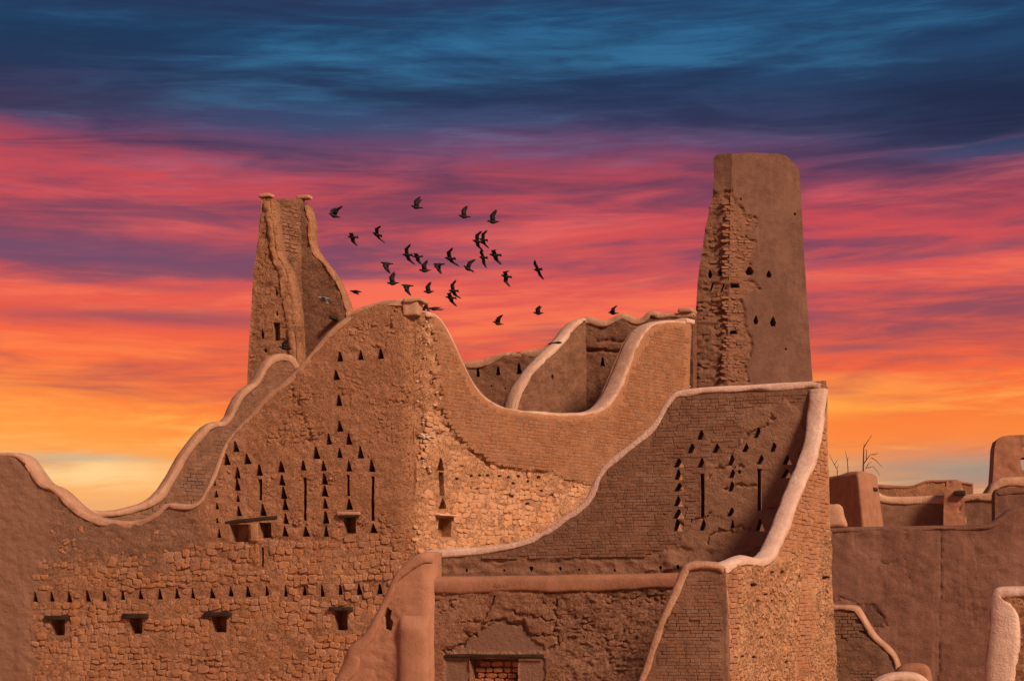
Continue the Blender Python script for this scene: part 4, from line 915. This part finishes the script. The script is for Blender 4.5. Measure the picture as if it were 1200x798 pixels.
# ---- roofscape behind it
r0 = thing('plastered_pier', ground(1005, 56.3), 'rounded battered pier with a small dark drain below the bare bushes', 'pier')
def zat(py, Y): return EYE + (HY - py) / FPX * Y
zt_ = zat(550, 55.8)
def lift(p): q = p.copy(); q.z = zt_; return q
pier_o = block('pier_body', r0, 'plaster', [ground(1031, 55.0), ground(1058, 56.6), lift(ground(1005, 55.8)), lift(ground(1029, 57.0)), ground(950, 58.6), ground(1010, 60.5), lift(ground(956, 58.8)), lift(ground(1000, 60.2))], 0.26, 0.03, 85, 3, 5)
fPier = Face(ground(1031, 55.0), ground(1058, 56.6), lift(ground(1005, 55.8)))
chunk('drain_hole_dark', r0, 'wood', fPier, 1021.2, 1026.2, 571, 576.4, 0.10, 0.3, 0.04, 0.0, 3, 1)  # solid dark block standing in for the shade inside a round drain hole
chunk('slot_dark', r0, 'wood', fPier, 1029.0, 1030.3, 590, 616, 0.05, 0.3, 0.004, 0.0, 4, 1)  # solid dark strip standing in for the shade inside an open slot

fH2 = Face(ground(1030, 57.5), ground(1112, 57.0))
r1 = thing('parapet', ground(1071, 57.3), 'low parapet with rounded coping between the two plastered piers', 'parapet')
pr = [(1030, 577), (1037, 580.5), (1045, 581.5), (1075, 581), (1112, 580)]
wall(fH2, profile_outline(fH2, pr, 0.05, 1), r1, 'mud_dark', [], res=3, thick=0.6, amp=0.04, seed=88)
coping(fH2, pr, r1, 'coping_warm', thick=0.6, h=0.26, seed=89, noise=0.015, over=0.05)
fH3 = Face(ground(1025, 62.5), ground(1140, 61.5))
r2 = thing('parapet', ground(1080, 62.0), 'farther parapet with a sloping shoulder behind the two piers', 'parapet')
pr = [(1025, 567), (1045, 568.5), (1068, 569.5), (1078, 565.5), (1085, 562.5), (1095, 561.8), (1122, 561.8), (1127, 564), (1140, 566)]
wall(fH3, profile_outline(fH3, pr, 0.04, 1), r2, 'mud', [], res=3, thick=0.6, amp=0.04, seed=90)
coping(fH3, pr, r2, 'plaster', thick=0.6, h=0.10, seed=91, noise=0.012, over=0.03)
r3 = thing('plastered_pier', ground(1118, 56.0), 'plastered pier with a dark wooden waterspout, right of the rounded one', 'pier')
pr = [(1107, 580), (1106.5, 566), (1110, 562.5), (1121, 561.8), (1127, 564.5), (1129.5, 577), (1133.5, 617)]
fH4 = Face(ground(1105, 56.2), ground(1134, 56.0))
oH4 = [(1105.5, 617), (1106, 580), (1107.5, 566), (1110, 562.5), (1121, 561.6), (1126.5, 564), (1129, 577), (1133.5, 617), foot_of(fH4, 1134), foot_of(fH4, 1105.5)]
wall(fH4, oH4, r3, 'plaster', [], res=2, thick=0.8, amp=0.03, seed=92, fade=0.05, disp=lambda px, py, a, b: (1 + 0 * px, groove(px, py, [(1124, 590), (1125, 605)], 1.4, 0.04, 3) + groove(px, py, [(1109, 562), (1112, 570)], 1.4, 0.04, 3), .2 + 0 * px))
chunk('waterspout', r3, 'wood', fH4, 1118.5, 1131.5, 575.5, 580.8, 0.22, 0.2, 0.02, 0.01, 93, 2)
fH5 = Face(ground(1128, 58.5), ground(1180, 58.0))
r4 = thing('parapet', ground(1150, 58.3), 'short dark parapet between the spouted pier and the far rounded tower', 'parapet')
pr = [(1128, 580), (1140, 578.5), (1168, 577.5), (1180, 577)]
wall(fH5, profile_outline(fH5, pr, 0.05, 1), r4, 'mud_dark', [], res=3, thick=0.6, amp=0.04, seed=94)
coping(fH5, pr, r4, 'coping_warm', thick=0.6, h=0.22, seed=95, noise=0.015, over=0.05)
fH6 = Face(ground(1156, 70.3), ground(1262, 70.0))
r5 = thing('rounded_tower', ground(1205, 70.2), 'far rounded tower top with a see-through window at the right edge', 'tower')
o6 = [(1158, 573), (1163, 566), (1164.5, 545), (1165.5, 525), (1168, 516), (1174, 511.5), (1182, 510), (1200, 509.5), (1262, 509), foot_of(fH6, 1262), foot_of(fH6, 1156)]
hole6 = [(1195.5, 537), (1198, 535.5), (1206, 536), (1207, 551), (1198, 550), (1196.5, 543)]
# two leaves with the window as a gap between them, so the sky shows through
oa = [(1156, 576), (1163, 566), (1164.5, 545), (1165.5, 525), (1168, 516), (1174, 511.5), (1182, 510), (1200, 509.5), (1201, 536), (1198, 535.8), (1195.5, 538), (1196.5, 544), (1198, 550.5), (1201, 551), foot_of(fH6, 1201), foot_of(fH6, 1156)]
ob = [(1201, 551), (1207, 551), (1206, 536), (1201, 536), (1200, 509.5), (1262, 509), foot_of(fH6, 1262), foot_of(fH6, 1201)]
wall(fH6, oa, r5, 'plaster', [], res=2.4, thick=0.9, amp=0.04, seed=96, fade=0.06, name='left_leaf')
wall(fH6, ob, r5, 'plaster', [], res=2.4, thick=0.9, amp=0.04, seed=97, fade=0.06, name='right_leaf')
fH7 = Face(ground(1156, 64.3), ground(1262, 64.0))
r6 = thing('parapet', ground(1205, 64.2), 'rounded parapet roll at the foot of the far rounded tower', 'parapet')
pr = [(1156, 577), (1162, 566), (1172, 560), (1185, 558.5), (1262, 557)]
wall(fH7, profile_outline(fH7, pr, 0.05, 1), r6, 'mud', [], res=3, thick=0.6, amp=0.04, seed=98)
coping(fH7, pr, r6, 'coping_warm', thick=0.6, h=0.34, seed=99, noise=0.02, over=0.07)

# ---- low walls at the bottom right
fG = Face(ground(968, 40.4), ground(1060, 39.8))
r7 = thing('mud_brick_ruin', ground(1010, 40.1), 'low dark brick wall stepping down beside the sunlit side wall', 'wall')
prG = [(968, 708.5), (1003, 708.5), (1009, 716), (1018, 732), (1027, 746), (1043, 758.5), (1051, 770), (1055, 784), (1060, 806)]
oG = profile_outline(fG, prG, 0.05, 1)
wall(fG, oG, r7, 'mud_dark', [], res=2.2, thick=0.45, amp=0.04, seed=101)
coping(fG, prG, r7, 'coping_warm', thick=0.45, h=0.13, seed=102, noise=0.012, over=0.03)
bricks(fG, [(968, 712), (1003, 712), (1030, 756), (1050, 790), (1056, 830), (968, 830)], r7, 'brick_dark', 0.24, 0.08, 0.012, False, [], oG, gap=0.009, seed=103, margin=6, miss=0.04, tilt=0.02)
fG2 = Face(ground(1046, 38.6), ground(1094, 38.4))
r8 = thing('rounded_parapet', ground(1070, 38.5), 'rounded plaster hump showing just above the bottom edge', 'wall')
prG2 = [(1046, 800), (1049, 788), (1056, 780), (1068, 777.5), (1082, 778), (1089, 783), (1091, 792), (1093, 806)]
wall(fG2, profile_outline(fG2, prG2, 0.05, 1), r8, 'plaster', [], res=3, thick=0.6, amp=0.03, seed=104)
coping(fG2, prG2, r8, 'plaster', thick=0.6, h=0.25, seed=105, noise=0.015, over=0.05)
fG3 = Face(ground(1018, 36.1), ground(1096, 36.0))
r9 = thing('rounded_parapet', ground(1057, 36.0), 'pale low rounded wall head in front of the plaster hump', 'wall')
prG3 = [(1018, 806), (1026, 798), (1036, 791.5), (1050, 788), (1068, 787.5), (1080, 790), (1088, 796), (1096, 806)]
wall(fG3, profile_outline(fG3, prG3, 0.05, 1), r9, 'coping', [], res=3, thick=0.5, amp=0.02, seed=106)
coping(fG3, prG3, r9, 'coping', thick=0.5, h=0.22, seed=107, noise=0.012, over=0.04)
fG4 = Face(ground(1148, 33.2), ground(1250, 32.6))
r10 = thing('mud_brick_ruin', ground(1200, 32.9), 'rough wall end with a broad smooth coping at the lower right corner', 'wall')
prG4 = [(1150, 842), (1151, 800), (1152, 770), (1155, 745), (1156.5, 715), (1159, 698), (1165, 689), (1174, 687), (1200, 687), (1250, 685)]
oG4 = profile_outline(fG4, prG4, 0.05, 2)
wall(fG4, oG4, r10, 'mud', [], res=2.0, thick=0.6, amp=0.06, seed=108, disp=lambda px, py, a, b: (1 + 0 * px, -0.08 * np.abs(vnoise(a * 7, b * 8, 3)), 1 + 0 * px))
coping(fG4, prG4, r10, 'coping', thick=0.6, h=[0.5, 0.52, 0.55, 0.52, 0.46, 0.36, 0.2, 0.17, 0.17, 0.17], seed=109, noise=0.02, over=0.06)

# ---- bare bushes behind the pier
def tube(V, F, pts, radii, n=5):
    base = len(V)
    for k, p in enumerate(pts):
        p = Vector(p); t = (Vector(pts[min(k + 1, len(pts) - 1)]) - Vector(pts[max(k - 1, 0)])).normalized()
        a = t.cross(Vector((0.3, 0.9, 0.1))).normalized(); b = t.cross(a)
        for i in range(n):
            th = 2 * math.pi * i / n; V.append(tuple(p + (a * math.cos(th) + b * math.sin(th)) * radii[k]))
    for k in range(len(pts) - 1):
        for i in range(n):
            j = (i + 1) % n; F.append((base + k * n + i, base + k * n + j, base + (k + 1) * n + j, base + (k + 1) * n + i))
    F.append(tuple(base + (len(pts) - 1) * n + i for i in range(n)))
def bush(label, Y, paths):
    foot = ground(paths[0][0][0][0], Y)
    r = thing('bare_bush', foot, label, 'bush', 'dry bushes behind the plastered pier')
    R = random.Random(int(Y * 10))
    for k, (pts, w) in enumerate(paths):
        V = []; F = []
        dy = R.uniform(-0.15, 0.15) if k else 0
        P = [at(X, Yp, Y + dy * i / max(1, len(pts) - 1)) - foot for i, (X, Yp) in enumerate(pts)]
        rr = [w * (1 - 0.75 * i / (len(pts) - 1)) for i in range(len(pts))]
        tube(V, F, P, rr)
        link('stem' if k == 0 else 'branch', mesh_np('branch', V, F), M['twig'], r)
def e1(*q): return [(950 + X / 4.8, 490 + Y / 4.8) for X, Y in q]
ft = foot_of(Face(ground(1000, 59), ground(1020, 59)), 1011)[1]
bush('bare dry bush with one tall forked stem above the pier', 59.0, [
    ([(1011, ft)] + e1((296, 300), (297, 230), (299, 165), (320, 130), (345, 95)), 0.035), (e1((299, 255), (320, 225), (335, 205), (385, 198)), 0.022), (e1((312, 230), (315, 180), (308, 172)), 0.018),
    (e1((310, 285), (325, 255), (345, 245)), 0.018), (e1((340, 222), (365, 235), (390, 262), (405, 275)), 0.016), (e1((320, 280), (350, 270), (375, 300), (392, 325)), 0.016), (e1((345, 205), (365, 205), (375, 190)), 0.012), (e1((300, 160), (300, 140)), 0.012)])
bush('small dry twig standing left of the forked bush', 59.5, [([(993, ft)] + e1((210, 285), (205, 225), (195, 185)), 0.022), (e1((207, 240), (212, 215)), 0.012)])
bush('low dry twigs showing just beside the side wall', 60.0, [([(978, ft)] + e1((150, 290), (120, 235), (105, 200)), 0.02), (e1((135, 260), (155, 228)), 0.014), (e1((150, 280), (158, 255)), 0.012)])

# ================================================================== pigeons
def pigeon(px, py, Y, yaw, flap, roll=0.0, pitch=0.0, spread=1.0, sweep=0.25, bend=-0.25, flap2=None, size=1.0, label='', mat='feather', perched=False):
    """one continuous bird: lofted body with tail, two lofted wings; +x is forward"""
    V = []; F = []
    body = [(-0.205, .004, .060, .004), (-0.19, .006, .052, .002), (-0.13, .020, .030, 0.0), (-0.07, .042, .044, -.004), (0.0, .058, .056, -.010), (0.06, .052, .050, -.004), (0.105, .034, .032, .012), (0.13, .030, .028, .022), (0.155, .026, .024, .024), (0.175, .010, .010, .020), (0.195, .003, .003, .016)]
    n = 8
    for (x_, hz, hy, cz) in body:
        for i in range(n):
            th = 2 * math.pi * i / n; V.append((x_, hy * math.cos(th), cz + hz * math.sin(th)))
    for k in range(len(body) - 1):
        for i in range(n):
            j = (i + 1) % n; F.append((k * n + i, k * n + j, (k + 1) * n + j, (k + 1) * n + i))
    F.append(tuple(range(n))); F.append(tuple((len(body) - 1) * n + i for i in range(n)))
    for side in (1, -1):
        fl = flap if side == 1 or flap2 is None else flap2
        st = [(0.0, .14, .016, 0.015), (0.09, .150, .012, 0.03), (0.17, .145, .009, 0.04), (0.24, .115, .006, 0.015), (0.30, .075, .004, -0.02), (0.335, .02, .002, -0.05)]
        b0_ = len(V); yy = 0.03; zz = 0.02; prev = 0
        for (s_, ch, th_, xo) in st:
            ds = (s_ - prev) * spread; prev = s_
            ang = fl + (bend if s_ > 0.17 else 0.0)
            yy += ds * math.cos(ang); zz += ds * math.sin(ang)
            cx_ = xo - sweep * s_ * (1.0 if s_ > .17 else 0.4)
            ny, nz = -math.sin(ang), math.cos(ang)
            for (dx, dn) in ((ch * .45, 0), (0.1 * ch, th_), (-ch * .55, 0), (0.1 * ch, -th_ * .5)):
                V.append((cx_ + dx, side * (yy + ny * dn), zz + nz * dn))
        for k in range(len(st) - 1):
            for i in range(4):
                j = (i + 1) % 4; F.append((b0_ + k * 4 + i, b0_ + k * 4 + j, b0_ + (k + 1) * 4 + j, b0_ + (k + 1) * 4 + i))
        F.append(tuple(b0_ + i for i in range(4))); F.append(tuple(b0_ + (len(st) - 1) * 4 + i for i in range(4)))
    me = mesh_np('pigeon', np.array(V) * size, F)
    bm = bmesh.new(); bm.from_mesh(me); bmesh.ops.recalc_face_normals(bm, faces=bm.faces); bm.to_mesh(me); bm.free()
    o = link('pigeon', me, M[mat]); o.location = at(px, py, Y)
    o.rotation_mode = 'ZYX'
    o.rotation_euler = (Matrix.Rotation(rad(yaw), 3, 'Z') @ Matrix.Rotation(rad(-pitch), 3, 'Y') @ Matrix.Rotation(rad(roll), 3, 'X')).to_euler('ZYX')
    o['label'] = label; o['category'] = 'bird'; o['group'] = 'pigeons wheeling over the ruins'
    return o
R_ = rad
BIRDS = [
 (391.5, 253, 56, 215, .85, 0, 8, 1.0, .2, .1, None, 'pigeon with wings in a V nearest the broken tower top'),
 (413, 278, 56, 165, -.25, 40, 5, .9, .3, -.6, None, 'banking pigeon below and right of the V-winged one near the tower'),
 (441.6, 275, 56, 150, .1, 52, 20, .9, .4, -.2, None, 'pigeon diving right of the banking one, wings outstretched'),
 (488, 243, 56, 170, 1.35, 8, 10, .95, .1, .05, None, 'highest pigeon of the flock, wings straight up'),
 (544, 254, 56, 172, 1.4, 4, 6, .95, .05, .05, None, 'pigeon with raised wings, left of the two at upper right'),
 (578, 260, 56, 178, 1.3, -6, 0, 1.0, .15, .1, None, 'level pigeon with raised wings, right of the two at upper right'),
 (559, 283, 55, 150, .15, 60, 15, .95, .35, -.1, None, 'left pigeon of the overlapping pair under the upper right two'),
 (566, 281, 57.5, 148, .15, 62, 15, .95, .35, -.1, None, 'right pigeon of the overlapping pair under the upper right two'),
 (566, 302, 56, 140, -.1, 55, 10, .95, .2, -.55, None, 'pigeon banking just below the overlapping pair'),
 (580, 299, 56, 160, -.2, 38, 5, .95, .3, -.55, None, 'pigeon gliding right of the one banking below the pair'),
 (630, 316, 56, 130, -.15, 58, 5, .95, .2, -.5, None, 'lone pigeon at the right edge of the flock, steeply banked'),
 (593, 324, 56, 158, -.1, 35, 12, .95, .45, -.25, -.9, 'pigeon with swept wing left of the lone banked one'),
 (548.5, 315, 56, 155, 1.25, 22, 28, .95, .15, .05, .2, 'pigeon climbing in the middle of the flock, one wing up'),
 (527, 303, 56, 152, .2, 45, 8, .95, .4, -.15, None, 'narrow-winged pigeon left of the climbing one'),
 (514, 310, 56, 160, -.95, 12, 0, .95, .1, -.25, None, 'pigeon on its downstroke in the middle of the flock'),
 (498, 317, 56, 182, 1.2, -10, -4, .9, .15, .15, None, 'small level pigeon left of the downstroke one, wing raised'),
 (477, 299, 55, 150, .25, 52, 8, .95, .4, -.1, None, 'left pigeon of the pair with touching wings'),
 (489, 301, 58, 165, -.2, 30, 0, .95, .2, -.65, None, 'right pigeon of the pair with touching wings'),
 (453, 309, 56, 175, -1.05, 6, 4, .95, .15, -.2, None, 'pigeon with wings pressed down at the left of the flock'),
 (460.5, 332, 56, 178, 1.35, -5, -5, .95, .1, .1, None, 'pigeon with raised wing just under the one with wings pressed down'),
 (477, 335, 56, 172, -.95, 10, 2, .95, .2, -.2, None, 'pigeon on its downstroke just above the facade top'),
 (416.6, 342, 58, 192, -.12, 4, 0, .85, .3, -.45, None, 'thin gliding pigeon beside the broken tower'),
 (502.5, 342, 56, 174, 1.25, -12, -4, .95, .15, .1, None, 'pigeon with raised wing above the facade corner'),
 (531, 341, 57.5, 150, .35, 48, 6, .95, .3, .1, None, 'upper pigeon of the crossing pair right of the facade corner'),
 (528, 349, 55, 160, -.1, 34, 8, .95, .3, -.5, None, 'lower pigeon of the crossing pair right of the facade corner'),
 (583.5, 379, 54, 190, .95, 0, 10, .95, .1, .05, None, 'pigeon with wings in a V low over the dip'),
 (631, 367, 56, 172, .9, -8, 0, .85, .1, .1, None, 'pigeon with raised wings above the far low wall'),
 (718.5, 367, 58.6, 160, .9, -30, 5, .8, .2, -.3, None, 'pigeon landing on the scalloped wall'),
 (333, 408, 57.0, 170, .9, 25, 10, .75, .2, .0, None, 'dark pigeon alighting on the rear wall below the tower'),
]
for (px_, py_, Y_, yaw_, fl_, ro_, pi_, sp_, sw_, be_, f2_, lb_) in BIRDS:
    pigeon(px_, py_, Y_, yaw_, fl_, ro_, pi_, sp_, sw_, be_ * random.uniform(.5, 1.2), f2_ if f2_ is not None else fl_ + random.uniform(-.3, .3), random.uniform(.92, 1.12), lb_)
pigeon(379, 349.5, 61.8, 200, -.5, 20, 0, .55, .5, -.6, None, 1.1, 'pale grey pigeon in front of the hollow tower wall', 'feather_pale')
pigeon(500, 359.5, 50.6, 120, -1.0, 0, 50, .4, .9, -.2, None, 1.0, 'upright pigeon perched beside the facade corner')
pigeon(509, 361.5, 51.0, 195, -.9, 0, -12, .4, .7, -.2, None, 1.0, 'crouching pigeon on the coping right of the facade corner')
print('built in %.1fs, %d objects' % (time.time() - T0, len(SC.objects)))
